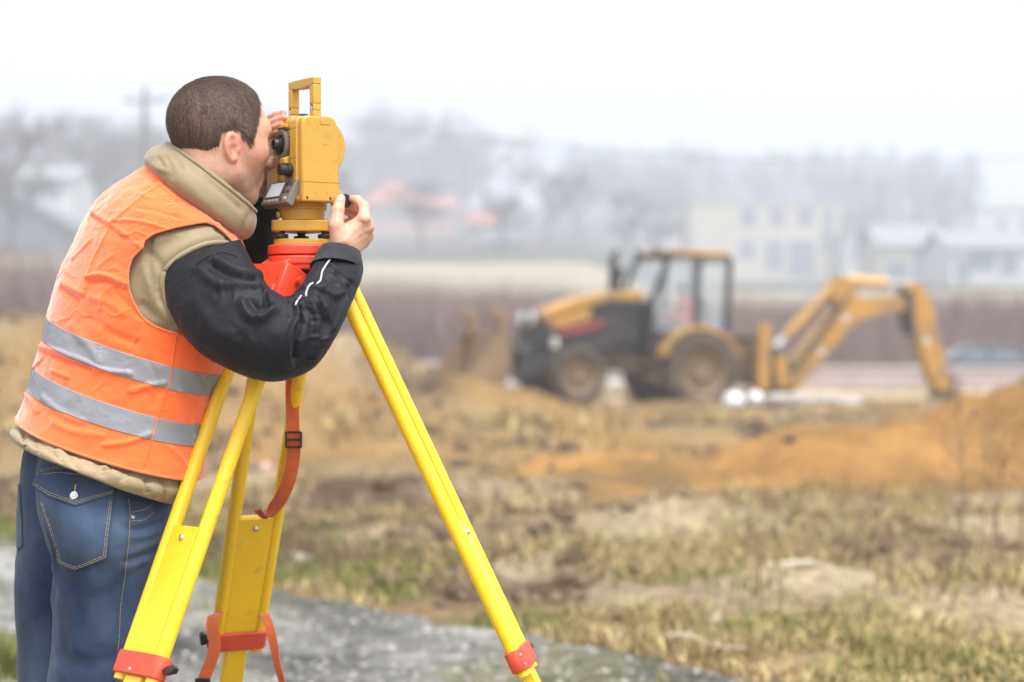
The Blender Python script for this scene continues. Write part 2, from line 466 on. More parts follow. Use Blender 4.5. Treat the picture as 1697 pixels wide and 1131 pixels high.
def relax(V, F, it=2, lam=.5):
    T = np.asarray(F); E = np.vstack([T[:, [a, (a + 1) % T.shape[1]]] for a in range(T.shape[1])])
    for _ in range(it):
        acc = np.zeros_like(V); c = np.zeros(len(V)); np.add.at(acc, E[:, 0], V[E[:, 1]]); np.add.at(c, E[:, 0], 1); np.add.at(acc, E[:, 1], V[E[:, 0]]); np.add.at(c, E[:, 1], 1)
        V = V + lam * (acc / np.maximum(c, 1)[:, None] - V)
    return V
# ================================================================== THE PLACE: ground, path, hill, wood, houses
PROF_Y = np.array([-40, 0, 44, 47, 51, 58, 62, 72, 82, 90, 110, 165, 240, 320, 400, 470.])
PROF_Z = np.array([0, 0, 0, -.03, .10, .55, .68, 1.3, 2.8, 3.9, 5.6, 9.2, 16.5, 23.5, 26.5, 26.5])
RIDGE_X = np.array([-14, -7.7, -5, -2.6, -1.7, -.9, 0, 1.2, 2.4, 5.]); RIDGE_H = np.array([2.2, 1.8, 1.5, 1.18, .9, .62, .42, .08, 0, 0.])
HEAP_X = np.array([-.6, .3, .9, 1.7, 2.4, 2.9, 3.5, 4.0, 4.6, 5.6, 7.5, 9, 11]); HEAP_H = np.array([0, .10, .22, .33, .36, .43, .52, .74, 1.12, 1.35, 1.2, .6, 0])
MOUNDS = [(1.35, 9.3, .55, .28, .13), (.15, 9.9, .5, .3, .10), (2.05, 8.7, .5, .35, .12), (.95, 12.6, .9, .5, .14), (-.4, 15.5, .9, .5, .16), (-1.4, 16.5, 1.0, .6, .18),
          (2.2, 13.2, .6, .3, .17), (1.45, 13.6, .4, .25, .15), (3.0, 12.5, .6, .4, .12), (.2, 22, 1.6, .8, .25), (2.8, 24, 1.6, .8, .22), (-1.8, 21, 1.5, .8, .28), (5.2, 26, 1.5, .8, .18),
          (-.6, 33.5, 1.6, .9, .32), (7.6, 31, 1.8, .8, .14), (10, 33, 2.4, .8, .15), (-5.5, 18, 1.6, 1, .35), (3.6, 10.2, .7, .5, .16), (2.9, 7.9, .6, .4, .10)]
def far(d): return np.where(np.asarray(d, float) < 88, d, 88 + (np.asarray(d, float) - 88) * 2.8)
PROF_Z = CAMZ + (PROF_Z - CAMZ) * np.where(PROF_Y > 88, far(PROF_Y) / np.maximum(PROF_Y, 1), 1); PROF_Y = far(PROF_Y)
def path_s(x, y):
    """> 0 on the gravel track"""
    n = -((x - .8) * .8 + (y - 6.94) * .6); n = n + .16 * fbm2(x, y, 1.3, 3, 5)
    return np.minimum(n, 4.6 - n)
def green_strip(x, y): return np.exp(-(((x + 2.02) / .42) ** 2 + ((y - 7.2) / .55) ** 2))
def ground_h(x, y):
    x = np.asarray(x, float); y = np.asarray(y, float)
    z = np.interp(y, PROF_Y, PROF_Z)
    right = sstep(2, 8, x) * sstep(49, 54, y) * (1 - sstep(60, 68, y)); z = z * (1 - right) + (-.25) * right
    z = z + sstep(60, 130, y) * 1.4 * fbm2(x, y, .016, 3, 2) + sstep(430, 760, y) * 7 * fbm2(x, y, .0035, 2, 4)
    e_ = sstep(.03, .085, x / np.maximum(y, 1)) * sstep(66, 95, y) * (1 - sstep(400, 600, y)); z = z + (CAMZ - z) * .40 * e_
    off = sstep(.0, -.5, path_s(x, y)); far = 1 - sstep(46, 50, y)
    rough = 1 + 1.0 * sstep(14, 20, y) * (1 - .6 * sstep(30, 36, y) * (x > -1))
    z = z + off * far * (.10 * fbm2(x, y, .55, 3, 8) + rough * .085 * fbm2(x, y, 2.1, 4, 9) + .03 * np.abs(fbm2(x, y, 6.0, 2, 10)))
    z = z + (1 - off) * .012 * fbm2(x, y, 5.0, 3, 12)
    for (mx, my, rx, ry, h) in MOUNDS:
        z = z + h * np.exp(-(((x - mx) / rx) ** 2 + ((y - my) / ry) ** 2)) * (1 + .35 * fbm2(x, y, 3.5, 3, 3))
    rid = np.interp(x, RIDGE_X, RIDGE_H) * np.exp(-((y - 30.5) / 2.1) ** 2); z = z + rid * (1 + .22 * fbm2(x, y, .8, 4, 6))
    return z
def heap_h(x, y):
    c = np.interp(x, HEAP_X, HEAP_H); f = np.interp(y, [14.0, 14.5, 15.8, 16.8, 17.6, 19.5], [-.2, .0, .62, 1.0, .95, -.2]); f2 = np.interp(x, [0, 3, 5], [0, 0, 1.])
    return c * f + .42 * c * fbm2(x, y, 1.3, 4, 21) + .11 * fbm2(x, y, 3.2, 4, 22) - .08
C_ = lambda *a: np.array(a)
SOIL, DARK, STRAW, PALE, OCHRE, GREEN, ROAD, MEADOW = C_(.25, .165, .088), C_(.10, .068, .043), C_(.33, .245, .135), C_(.48, .38, .25), C_(.40, .235, .085), C_(.13, .15, .045), C_(.36, .34, .33), C_(.33, .30, .235)
def ground_col(x, y):
    def mix(c, d, f): return c * (1 - f[..., None]) + d * f[..., None]
    n1 = fbm2(x, y, .5, 4, 31); n2 = fbm2(x, y, 1.7, 4, 32); n3 = fbm2(x, y, 5.5, 3, 33)
    c = np.broadcast_to(SOIL, x.shape + (3,)).copy()
    c = mix(c, STRAW, sstep(-.25, .25, n2 + .4 * n3)); c = mix(c, DARK, .92 * sstep(.02, .3, fbm2(x, y, 1.1, 4, 37)))
    c = mix(c, PALE, .7 * sstep(.1, .4, fbm2(x, y, .8, 4, 41))); c = mix(c, OCHRE, .75 * sstep(15, 20, y) * sstep(-.35, .2, n1 + .2 * n2) * (1 - sstep(36, 44, y)))
    ps = path_s(x, y); edge = sstep(-1.6, -.1, ps) * (1 - sstep(0, .1, ps))
    c = mix(c, GREEN, np.clip(.85 * edge * sstep(-.15, .25, n2 + .25 * n1), 0, 1))
    c = mix(c, GREEN, .8 * sstep(1.0, 2.2, x) * sstep(9.3, 7.4, y) * sstep(-.2, .2, n2) * (ps < 0))
    for (mx, my, rx, ry, h) in MOUNDS[:3]: c = mix(c, PALE, .8 * np.exp(-(((x - mx) / rx) ** 2 + ((y - my) / ry) ** 2) ** 2))
    c = mix(c, PALE * 1.15, .85 * np.exp(-(((x - .95) / .75) ** 2 + ((y - 12.3) / .5) ** 2)))
    c = mix(c, PALE * 1.25, sstep(5, 6.5, x) * sstep(39.5, 41, y) * (1 - sstep(46, 47.5, y)))
    c = mix(c, ROAD, sstep(50, 50.6, y) * (1 - sstep(58, 58.6, y)))
    c = mix(c, np.array([.16, .13, .11]), sstep(58.5, 60, y)); c = mix(c, MEADOW, sstep(82, 86, y) * (1 - .5 * sstep(140, 158, y)))
    c = mix(c, np.array([.075, .08, .075]), sstep(142, 175, y) * (.75 + .25 * sstep(-.2, .2, fbm2(x, y, .02, 3, 44))))
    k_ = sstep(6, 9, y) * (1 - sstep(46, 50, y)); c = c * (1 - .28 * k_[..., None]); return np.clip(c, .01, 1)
def terrain_rows():
    r = [-14, -8, -4, -1, 1, 2.5, 4, 5, 5.6]; y = 6.0
    while y < 1150: r.append(y); y += min(max(y * y / FOC * 3.2, .045), .30 if y < 36 else .45 if y < 62 else y * .02)
    return np.array(r + [1150])
rows = terrain_rows(); nc = 420; u = np.linspace(-1, 1, nc); u = np.sign(u) * (.55 * np.abs(u) + .45 * np.abs(u) ** 3)
X = u[None] * (9 + .55 * np.maximum(rows, 0))[:, None]; Y = np.repeat(rows[:, None], nc, 1); Z = ground_h(X, Y)
GV = np.stack([X, Y, Z], -1).reshape(-1, 3); GF = grid_faces(len(rows), nc, False)
M_ground = attr_mat('soil and dead grass', .95, 14, .35, .9, 26, .05, .1)
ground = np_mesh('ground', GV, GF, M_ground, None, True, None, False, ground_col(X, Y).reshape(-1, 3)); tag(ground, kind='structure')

# gravel track: a sheet lying on the ground, ragged edge
m = (GV[:, 1] > 2) & (GV[:, 1] < 24)
keep = m[GF].all(1); uu = np.unique(GF[keep]); mp = np.zeros(len(GV), int); mp[uu] = np.arange(len(uu))
PV, PF = GV[uu] + (0, 0, .006), mp[GF[keep]]
s = path_s(PV[:, 0], PV[:, 1]) + .22 * fbm2(PV[:, 0], PV[:, 1], 4, 4, 50) - .8 * np.maximum(green_strip(PV[:, 0], PV[:, 1]) - .45, 0)
PV, PF = clip_mesh(PV, PF, s)
n2 = fbm2(PV[:, 0], PV[:, 1], 1.6, 4, 51); mossc = sstep(.05, .3, fbm2(PV[:, 0] * .8 + PV[:, 1] * .6, PV[:, 0] * -.6 + PV[:, 1] * .8 * .4, 1.4, 4, 53))
st_ = fbm2(PV[:, 0] * .8 + PV[:, 1] * .6, (PV[:, 1] * .8 - PV[:, 0] * .6) * .35, 2.2, 4, 58)
gc = np.array([.225, .218, .20]) * (1 + 1.0 * st_[:, None] + 0 * n2[:, None]) * (1 + .6 * n2 + .5 * fbm2(PV[:, 0], PV[:, 1], 5.5, 3, 57))[:, None]; gc = gc * (1 - .6 * mossc[:, None]) + np.array([.15, .14, .06]) * .6 * mossc[:, None]
gc = gc * (1 + .55 * fbm2(PV[:, 0], PV[:, 1], 14, 3, 59))[:, None]; gc = np.clip(gc, .04, .36); path = np_mesh('gravel_path', PV, PF, attr_mat('grey crushed stone', .95, 55, .5, 1.0, 45, .04, .15), None, True, None, False, gc); tag(path, kind='structure')

# sand heap (ochre), one lumpy bank
hx = np.linspace(-.4, 11, 190); hy = np.linspace(14.0, 19.5, 90); HX, HY = np.meshgrid(hx, hy)
HZ = ground_h(HX, HY) + heap_h(HX, HY); n1 = fbm2(HX, HY, 1.2, 4, 61)
hc = np.array([.29, .16, .052]) * (1 + .5 * n1)[..., None]
k = sstep(.1, .4, fbm2(HX, HY, .9, 3, 63))[..., None] * .75; hc = hc * (1 - k) + np.array([.17, .11, .055]) * k
heap = np_mesh('sand_heap', np.stack([HX, HY, HZ], -1).reshape(-1, 3), grid_faces(90, 190, False), attr_mat('ochre sand', .95, 22, .3, .8, 30, .05, .1), None, True, None, False, hc.reshape(-1, 3))
tag(heap, kind='structure')

# loose stones of the track
def stones(name, n, fy, size, base, var, cond, mat_, seed, sq=.55):
    g = np.random.default_rng(seed); y = fy(g, n); x = (g.random(n) * 2 - 1) * (.27 * y + .5); ok = cond(x, y, g); x, y = x[ok], y[ok]; n = len(x)
    octa = np.array([(1, 0, 0), (-1, 0, 0), (0, 1, 0), (0, -1, 0), (0, 0, 1), (0, 0, -1.)]); fo = np.array([(0, 2, 4), (2, 1, 4), (1, 3, 4), (3, 0, 4), (2, 0, 5), (1, 2, 5), (3, 1, 5), (0, 3, 5)])
    r = size(g, n); V = octa[None] * (r[:, None, None] * (.7 + .6 * g.random((n, 6, 1)))); V[..., 2] *= sq
    a = g.random(n) * 6.28; ca, sa = np.cos(a)[:, None], np.sin(a)[:, None]; vx = V[..., 0] * ca - V[..., 1] * sa; vy = V[..., 0] * sa + V[..., 1] * ca
    z = ground_h(x, y); z = np.where((y > 14) & (y < 19.5) & (x > -.4), z + np.maximum(heap_h(x, y), 0) - .01, z)
    V = np.stack([vx + x[:, None], vy + y[:, None], V[..., 2] + z[:, None] + r[:, None] * .2], -1)
    c = base[None] * (1 + var * (g.random((n, 1)) * 2 - 1)); c = np.repeat(np.clip(c, .01, 1), 6, 0)
    return tag(np_mesh(name, V.reshape(-1, 3), (fo[None] + 6 * np.arange(n)[:, None, None]).reshape(-1, 3), mat_, None, False, None, False, c), kind='stuff')
M_stone = attr_mat('stone chips', .9, 40, .25, 0)
stones('gravel', 26000, lambda g, n: 5.5 + 10 * g.random(n) ** 1.6, lambda g, n: .006 + .019 * g.random(n) ** 2.5, np.array([.22, .215, .195]), .75, lambda x, y, g: path_s(x, y) > .02, M_stone, 71)
stones('soil_clods', 14000, lambda g, n: 7.5 + 28 * g.random(n), lambda g, n: .012 + .08 * g.random(n) ** 5, np.array([.15, .105, .065]), .6,
       lambda x, y, g: (path_s(x, y) < -.3) & (fbm2(x, y, .9, 3, 77) > -.05) & ~((y > 14) & (y < 19.5) & (x > .6) & (g.random(len(x)) < .9)), M_stone, 72, .8)

stones('earth_clods', 5000, lambda g, n: 12.5 + 20 * g.random(n), lambda g, n: .025 + .12 * g.random(n) ** 3, np.array([.13, .088, .052]), .6,
       lambda x, y, g: (fbm2(x, y * 1.8, .55, 4, 78) > .05) & ~((y > 13.8) & (y < 19.5) & (x > .6)) & ~((y > 28.5) & (x > -1)), M_stone, 73, .85)
# dead grass, green grass, weeds
def blades(name, n, fy, cond, hgt, wid, cols, seed, lean=.5, mat_=None):
    g = np.random.default_rng(seed); y = fy(g, n); x = (g.random(n) * 2 - 1) * (.28 * y + .6); ok = cond(x, y, g); x, y = x[ok], y[ok]; n = len(x)
    z = ground_h(x, y); h = hgt(g, n, x, y); w = wid(g, n); a = g.random(n) * 6.28; l = lean * h * (.3 + g.random(n)); b = g.random(n) * 6.28
    dx, dy = np.cos(a) * w, np.sin(a) * w; lx, ly = np.cos(b) * l, np.sin(b) * l
    V = np.stack([np.stack([x - dx, y - dy, z - .01], -1), np.stack([x + dx, y + dy, z - .01], -1), np.stack([x + dx * .7 + lx * .4, y + dy * .7 + ly * .4, z + h * .65], -1),
                  np.stack([x - dx * .7 + lx * .4, y - dy * .7 + ly * .4, z + h * .65], -1), np.stack([x + lx, y + ly, z + h * (1 - .25 * lean)], -1)], 1)
    i = 5 * np.arange(n)[:, None]; F = np.vstack([i + np.array([[0, 1, 2]]), i + np.array([[0, 2, 3]]), i + np.array([[3, 2, 4]])])
    cols = np.array(cols); c = cols[g.integers(0, len(cols), n)] * (.7 + .6 * g.random((n, 1)))
    return tag(np_mesh(name, V.reshape(-1, 3), F, mat_ or M_blade, None, False, None, False, np.repeat(np.clip(c, .01, 1), 5, 0)), kind='stuff')
M_blade = attr_mat('dead grass', .9, 30, .15)
near = lambda g, n: 6.6 + 15 * g.random(n) ** 1.6
straw = [(.44, .335, .155), (.52, .41, .21), (.35, .26, .115), (.24, .17, .08), (.29, .26, .10), (.19, .13, .065), (.40, .33, .14)]
blades('dry_grass', 110000, near, lambda x, y, g: (path_s(x, y) < .0) & (fbm2(x, y, 1.0, 4, 81) + .5 * fbm2(x, y, 3, 2, 82) > -.24 + .3 * g.random(len(x)) + .40 * sstep(11, 18, y)) & ~((y > 13.8) & (y < 19.5) & (x > .6)) & (((x - 1.2) / 1.0) ** 2 + ((y - 9.1) / .35) ** 2 > 1),
       lambda g, n, x, y: (.03 + .11 * g.random(n) ** 2.2) * (1 + .7 * fbm2(x, y, .8, 2, 83)), lambda g, n: .0022 + .0035 * g.random(n), straw, 84, 1.7)
blades('green_grass', 75000, lambda g, n: 6.4 + 9 * g.random(n) ** 1.5, lambda x, y, g: ((path_s(x, y) < .05 + .35 * g.random(len(x)) ** 3) & (path_s(x, y) > -1.7 - .9 * sstep(1, 2.4, x)) & (fbm2(x, y, 1.7, 4, 32) > -.08 + .2 * g.random(len(x)))) | (green_strip(x, y) > .5),
       lambda g, n, x, y: .03 + .07 * g.random(n) + .09 * green_strip(x, y), lambda g, n: .002 + .003 * g.random(n), [(.13, .16, .035), (.18, .19, .05), (.27, .24, .08), (.10, .13, .03)], 85, .9)
blades('dead_weeds', 16000, lambda g, n: 8.2 + 7 * g.random(n), lambda x, y, g: (path_s(x, y) < -.35) & (fbm2(x, y, .9, 3, 88) + .35 * fbm2(x, y, 4, 2, 89) > .06) & (((x - 1.2) / 1.1) ** 2 + ((y - 9.2) / .45) ** 2 > 1),
       lambda g, n, x, y: .05 + .13 * g.random(n) ** 1.5, lambda g, n: .0018 + .003 * g.random(n), [(.13, .085, .05), (.18, .12, .07), (.10, .065, .04), (.15, .115, .055)], 90, 1.0)
blades('field_grass', 9000, lambda g, n: 20 + 24 * g.random(n), lambda x, y, g: fbm2(x, y, .6, 4, 86) > .08, lambda g, n, x, y: (.08 + .2 * g.random(n)) * np.where((x > -1) & (y > 28), .3, 1), lambda g, n: .008 + .010 * g.random(n), straw, 87, .6)

# leafless scrub: one mass of thin stems in front of the meadow
def scrub():
    g = np.random.default_rng(91); n = 42000; x = (g.random(n) * 2 - 1) * 26; y = 60.5 + 12 * g.random(n); z = ground_h(x, y)
    top = np.interp(x, [-26, -17, -13, -9, -4, 6, 13, 18, 26], [4.3, 4.3, 3.6, 2.7, 2.4, 2.2, 2.2, 2.0, 2.0]); h = top * (.45 + .55 * g.random(n)) * (1 + .35 * fbm2(x, y, .25, 3, 92))
    w = .012 + .02 * g.random(n); lx = (g.random(n) - .5) * .8 * h; a = g.random(n) * 3.14; dx, dy = np.cos(a) * w, np.sin(a) * w; ly = (g.random(n) - .5) * .5 * h
    V = np.stack([np.stack([x - dx, y - dy, z - .1], -1), np.stack([x + dx, y + dy, z - .1], -1), np.stack([x + lx, y + ly, z + h], -1)], 1)
    c = np.array([(.20, .135, .13), (.25, .18, .175), (.15, .11, .10), (.30, .23, .19)])[g.integers(0, 4, n)] * (.75 + .5 * g.random((n, 1)))
    return tag(np_mesh('bare_scrub', V.reshape(-1, 3), np.arange(3 * n).reshape(-1, 3), M_blade, None, False, None, False, np.repeat(c, 3, 0)), kind='stuff')
scrub()

# ------------------------------------------------------------------ trees
M_bark = mat('grey bark', (.09, .075, .06), .9, (.14, .12, .10), 6, bump=.4, bsc=20, dist=.02)
M_twig = mat('bare twigs', (.105, .085, .075), .9, (.15, .125, .11), 2)
M_ever = mat('evergreen needles', (.035, .05, .03), .9, (.06, .075, .045), 3)
def tree_mesh(seed, H, spread=.42, dens=1.0):
    g = random.Random(seed); tr = MB(); tw = []
    def go(p, d, L, r, lev):
        pts = [p]; q = np.array(p); dd = np.array(d)
        for k in range(4):
            dd = dd + np.array([g.uniform(-.16, .16), g.uniform(-.16, .16), g.uniform(-.02, .12)]); dd /= np.linalg.norm(dd); q = q + dd * L / 4; pts.append(q.copy())
        tr.tube(pts, np.linspace(r, r * .55, 5), 5 if lev == 0 else 3, False)
        if lev >= 3:
            for k in range(int(16 * dens)):
                a = pts[g.randint(1, 4)]; v = dd * g.uniform(.2, .8) + np.array([g.uniform(-1, 1), g.uniform(-1, 1), g.uniform(-.5, .9)]); v *= L * g.uniform(.35, .9) / np.linalg.norm(v)
                s_ = np.array([g.uniform(-1, 1), g.uniform(-1, 1), g.uniform(-1, 1)]) * .022; tw.append((a - s_, a + s_, a + v))
            return
        for k in range(5 if lev else 7):
            t = g.uniform(.35, 1.0) if lev else g.uniform(.3, 1.0); i = min(int(t * 4), 3); b = pts[i] + (pts[i + 1] - pts[i]) * (t * 4 - i); an = g.uniform(0, 6.28)
            v = dd * .75 + spread * 2 * np.array([math.cos(an), math.sin(an), .1]); v /= np.linalg.norm(v); go(b, v, L * g.uniform(.5, .68), r * (.5 - .1 * (lev > 0)), lev + 1)
    go(np.zeros(3), np.array([0, 0, 1.]), H * .48, H * .022, 0)
    return tr, np.array(tw)
TREES = []
def bare_tree(i, x, y, H, label, group, rz=0, lift=0):
    loc = (x, y, float(ground_h(np.array([x]), np.array([y]))[0]) - .15)
    k = i % 4
    if len(TREES) <= k:
        t = empty('bare_tree', loc, rz, label, 'tree', group); tr, tw = tree_mesh(100 + k, 10.0, .40 + .05 * k); tr.build('trunk', M_bark, t, sharp=None)
        np_mesh('crown', tw.reshape(-1, 3), np.arange(len(tw) * 3).reshape(-1, 3), M_twig, t, False); TREES.append(t)
    else:
        t = copy_tree(TREES[k]); t.location = loc; t.rotation_euler = (0, 0, rz); tag(t, label, 'tree', group)
    s = H / 10.0; t.scale = (s, s, s); return t
g = random.Random(5); i = 0
for (px, py, d, H) in [(15, 205, 120, 10.5), (70, 215, 135, 11), (118, 198, 140, 12.5), (160, 190, 150, 13), (205, 205, 150, 12), (262, 215, 160, 12), (310, 215, 165, 12)]:
    H *= far(d) / d; d = float(far(d)); q = P(px, py, d); bare_tree(i, q[0], d, H, 'hazy leafless tree on the slope behind the man in the orange vest', 'leafless trees behind the man', g.uniform(0, 6)); i += 1
for (px, py, d, H) in [(585, 220, 205, 13), (625, 200, 210, 15), (668, 188, 215, 16), (712, 195, 215, 15), (752, 215, 220, 13), (800, 240, 230, 12), (850, 235, 235, 12)]:
    H *= far(d) / d; d = float(far(d)); q = P(px, py, d); bare_tree(i, q[0], d, H, 'pale misty leafless tree rising above the red roofed houses', 'leafless trees above the red roofs', g.uniform(0, 6)); i += 1
for (px, d, H) in [(905, 150, 7), (960, 158, 8), (1040, 150, 7), (1075, 165, 8), (700, 130, 6), (830, 128, 5.5), (1425, 185, 7.5), (1490, 178, 7), (545, 120, 6.5)]:
    H *= far(d) / d; d = float(far(d)); q = P(px, 400, d); bare_tree(i, q[0], d, H, 'small leafless tree among the hazy houses at the hill foot', 'small trees at the hill foot', g.uniform(0, 6)); i += 1
# the far wood on the crest: one mass
def far_wood():
    g = np.random.default_rng(95); n = 1500; x = -330 + 660 * g.random(n); y = 410 + 430 * g.random(n); ok = (x > 17) & (x < .232 * y) | (x < -10) & (g.random(n) < .5); x, y = x[ok], y[ok]; n = len(x); z = ground_h(x, y); m_ = 34
    H = 12 + 7 * g.random(n); t = g.random((n, m_)); a = g.random((n, m_)) * 6.28; hh = H[:, None] * (.25 + .75 * t); r = H[:, None] * .32 * np.sin(np.pi * np.clip(t, .05, .97)) * np.sqrt(g.random((n, m_)))
    bx = x[:, None] + r * np.cos(a); by = y[:, None] + r * np.sin(a); bz = z[:, None] + hh; w = .26 + .40 * g.random((n, m_)); L = 2.5 + 3.5 * g.random((n, m_)); e = g.random((n, m_, 3)) - .5
    b = np.stack([bx, by, bz], -1); sd = np.stack([np.cos(a + 1.5), np.sin(a + 1.5), e[..., 0]], -1) * w[..., None]
    V = np.stack([b - sd, b + sd, b + np.stack([e[..., 0] * L, e[..., 1] * L, L], -1)], 2).reshape(-1, 3)
    F = np.arange(len(V)).reshape(-1, 3); c = np.repeat(np.array([.085, .085, .075]) * (.6 + .8 * g.random((n, 1))), m_ * 3, 0)
    tk = []
    for k in range(n):
        q = np.array([x[k], y[k], z[k]]); tk += [q + (-.15, 0, -.3), q + (.15, 0, -.3), q + (0, 0, H[k] * .7)]
    V = np.vstack([V, tk]); F = np.arange(len(V)).reshape(-1, 3); c = np.vstack([c, np.full((len(tk), 3), .07)])
    return tag(np_mesh('far_wood', V, F, M_blade, None, False, None, False, c), kind='stuff')
far_wood()

# ------------------------------------------------------------------ houses on the slope
M_cream = mat('cream render', (.45, .41, .33), .9, (.50, .46, .37), .4); M_white = mat('white render', (.52, .52, .51), .9, (.57, .57, .56), .5)
M_greyw = mat('grey render', (.36, .38, .40), .9, (.42, .44, .46), .5); M_red = mat('red roof tiles', (.27, .105, .075), .8, (.33, .14, .10), 1.5)
M_slate = mat('slate roof', (.10, .115, .13), .7, (.14, .15, .17), 1.5); M_pane = mat('window glass', (.17, .20, .24), .2); M_frame = mat('white window frame', (.52, .52, .52), .5); M_lroof = mat('pale grey roof', (.22, .23, .24), .9, (.26, .27, .28), 1); M_pink = mat('salmon render', (.42, .28, .235), .9)
def house(name, label, x0, x1, ytop, ybase, d, depth, wallm, roofm, roof='flat', rise=1.5, wins=(), side=None, yaw=0, chim=None, door=None, group=None):
    sc_ = float(far(d)) / d; d = float(far(d)); depth *= sc_; rise *= sc_; wins = [(a, b, c * sc_, e * sc_) for a, b, c, e in wins]
    A = P(x0, ybase, d); B = P(x1, ytop, d); w = B[0] - A[0]; h = B[2] - A[2]; cx = (A[0] + B[0]) / 2; gz = float(ground_h(np.array([cx]), np.array([d]))[0]); zb = min(A[2], gz) - .5
    t = empty(name, (cx, d, zb), R(yaw), label, 'house' if 'house' in name else 'building', group); h += A[2] - zb; hz = A[2] - zb
    wb = MB().box((0, depth / 2, h / 2), (w, depth, h)); 
    if roof == 'gable': wb.prism([(0, h), (depth, h), (depth / 2, h + rise)], 0, -w / 2, w / 2)
    if roof == 'gablefront': wb.prism([(h, -w / 2), (h, w / 2), (h + rise, 0)], 1, 0, depth)
    wb.build('wall', wallm, t, False)
    if roof == 'flat':
        rf = MB().box((0, depth / 2, h + .13), (w + .5, depth + .5, .26)).build('roof', roofm, t, False)
    elif roof == 'gable':
        o = .5; rb = MB(); e = rise / (depth / 2)
        rb.prism([(-o, h - o * e), (depth / 2, h + rise), (depth / 2, h + rise + .25), (-o, h - o * e + .25)], 0, -w / 2 - o, w / 2 + o)
        rb.prism([(depth + o, h - o * e), (depth + o, h - o * e + .25), (depth / 2, h + rise + .25), (depth / 2, h + rise)], 0, -w / 2 - o, w / 2 + o); rf = rb.build('roof', roofm, t, False)
    elif roof == 'gablefront':
        o = .5; e = rise / (w / 2); rb = MB()
        for s_ in (-1, 1):
            rb.prism([(h - o * e, s_ * (w / 2 + o)), (h + rise, 0), (h + rise + .25, 0), (h - o * e + .25, s_ * (w / 2 + o))], 1, -o, depth + o)
        rf = rb.build('roof', roofm, t, False)
    else:   # hipped
        o = .6; k = min(w, depth) / 2 * .9; ms = [(-w / 2 - o, -o, h), (w / 2 + o, -o, h), (w / 2 + o, depth + o, h), (-w / 2 - o, depth + o, h), (-w / 2 + k, depth / 2, h + rise), (w / 2 - k, depth / 2, h + rise)]
        rf = MB().add(ms, [(0, 1, 5, 4), (1, 2, 5), (2, 3, 4, 5), (3, 0, 4), (3, 2, 1, 0)]).build('roof', roofm, t, False)
    for cxx in (chim or []): MB().box((cxx * w / 2, depth * .5, h + rise * .8 + .4), (.7, .7, 1.6)).build('chimney', M_red if roofm is M_red else M_greyw, rf, False)
    for (wx, wy, ww, wh) in wins:   # centre px and size in metres
        q = P(wx, wy, d); lx = q[0] - cx; lz = q[2] - zb
        f = MB().box((lx - ww / 2 - .05, -.03, lz), (.1, .12, wh + .2)).box((lx + ww / 2 + .05, -.03, lz), (.1, .12, wh + .2)).box((lx, -.03, lz + wh / 2 + .05), (ww, .12, .1)).box((lx, -.03, lz - wh / 2 - .05), (ww, .12, .1)).box((lx, -.02, lz), (.07, .08, wh)).build('window', M_frame, t, False)
        MB().box((lx, -.012, lz), (ww, .03, wh)).build('pane', M_pane, f, False)
    if door:
        q = P(door, ybase, d); MB().box((q[0] - cx, -.03, hz + 1.05), (1.0, .08, 2.1)).build('door', M_slate, t, False)
    return t
house('block_of_flats', 'long cream flat roofed block behind the cab of the digger', 1146, 1390, 334, 466, 160, 11, M_cream, M_greyw, 'flat', .4,
      [(1240, 360, 1.3, 1.5), (1288, 360, 1.3, 1.5), (1335, 360, 1.3, 1.5), (1372, 362, .9, 1.6), (1238, 415, 1.3, 1.5), (1283, 424, 1.4, 2.4), (1328, 428, 2.0, 2.9), (1370, 398, .9, 2.2)], chim=[.25, .62])
house('garage_block', 'grey blank walled block right of the cream flats', 1396, 1452, 392, 462, 158, 8, M_greyw, M_slate, 'flat', .4, [(1424, 425, 1.2, 1.2)])
house('pale_house', 'pale yellow house with low gable, just right of the grey block', 1458, 1562, 408, 478, 140, 8, M_cream, M_lroof, 'gable', 1.6, [(1486, 448, 1.5, 1.3), (1525, 445, 1.0, 2.0), (1549, 445, .8, 1.2)], chim=[.4])
house('low_house', 'low white house with grey roof at the right edge below the white villa', 1575, 1740, 412, 485, 132, 9, M_white, M_lroof, 'gable', 1.3, [(1628, 435, 1.6, 1.2), (1672, 440, 1.2, 1.3), (1595, 450, .9, 1.6)])
house('white_villa', 'tall white villa standing highest at the right edge', 1620, 1760, 346, 402, 195, 11, M_white, M_lroof, 'hip', 1.2, [(1660, 375, 1.2, 1.4), (1700, 375, 1.2, 1.4)])
house('red_roofed_house', 'large house with broad hipped red roof beside the right hand', 585, 716, 340, 372, 172, 10, M_pink, M_red, 'hip', 2.6, [(622, 352, 1.1, 1.0), (652, 352, 1.3, 1.2), (684, 352, 1.1, 1.0)], chim=[.1])
house('red_roofed_annexe', 'small annexe with lower red gable adjoining the big red roof', 716, 752, 346, 368, 174, 7, M_pink, M_red, 'gable', 1.2, [(735, 357, .9, .9)])
house('salmon_cottage', 'small salmon cottage with pinkish roof downhill of the red roofs', 778, 826, 374, 398, 150, 7, M_pink, M_red, 'gable', 1.0, [(792, 386, .8, .8), (812, 386, .8, .8)])
house('grey_cottage', 'small pale green cottage half hidden below the salmon one', 800, 858, 402, 425, 138, 6, mat('pale green render', (.42, .48, .46), .9), M_slate, 'gable', .8, [(820, 414, .8, .8), (842, 414, .8, .8)])
house('distant_house', 'low whitish house left of the cream flats', 1062, 1138, 372, 398, 170, 8, M_white, M_slate, 'gable', .9, [(1085, 385, 1, .9), (1112, 385, 1, .9)])
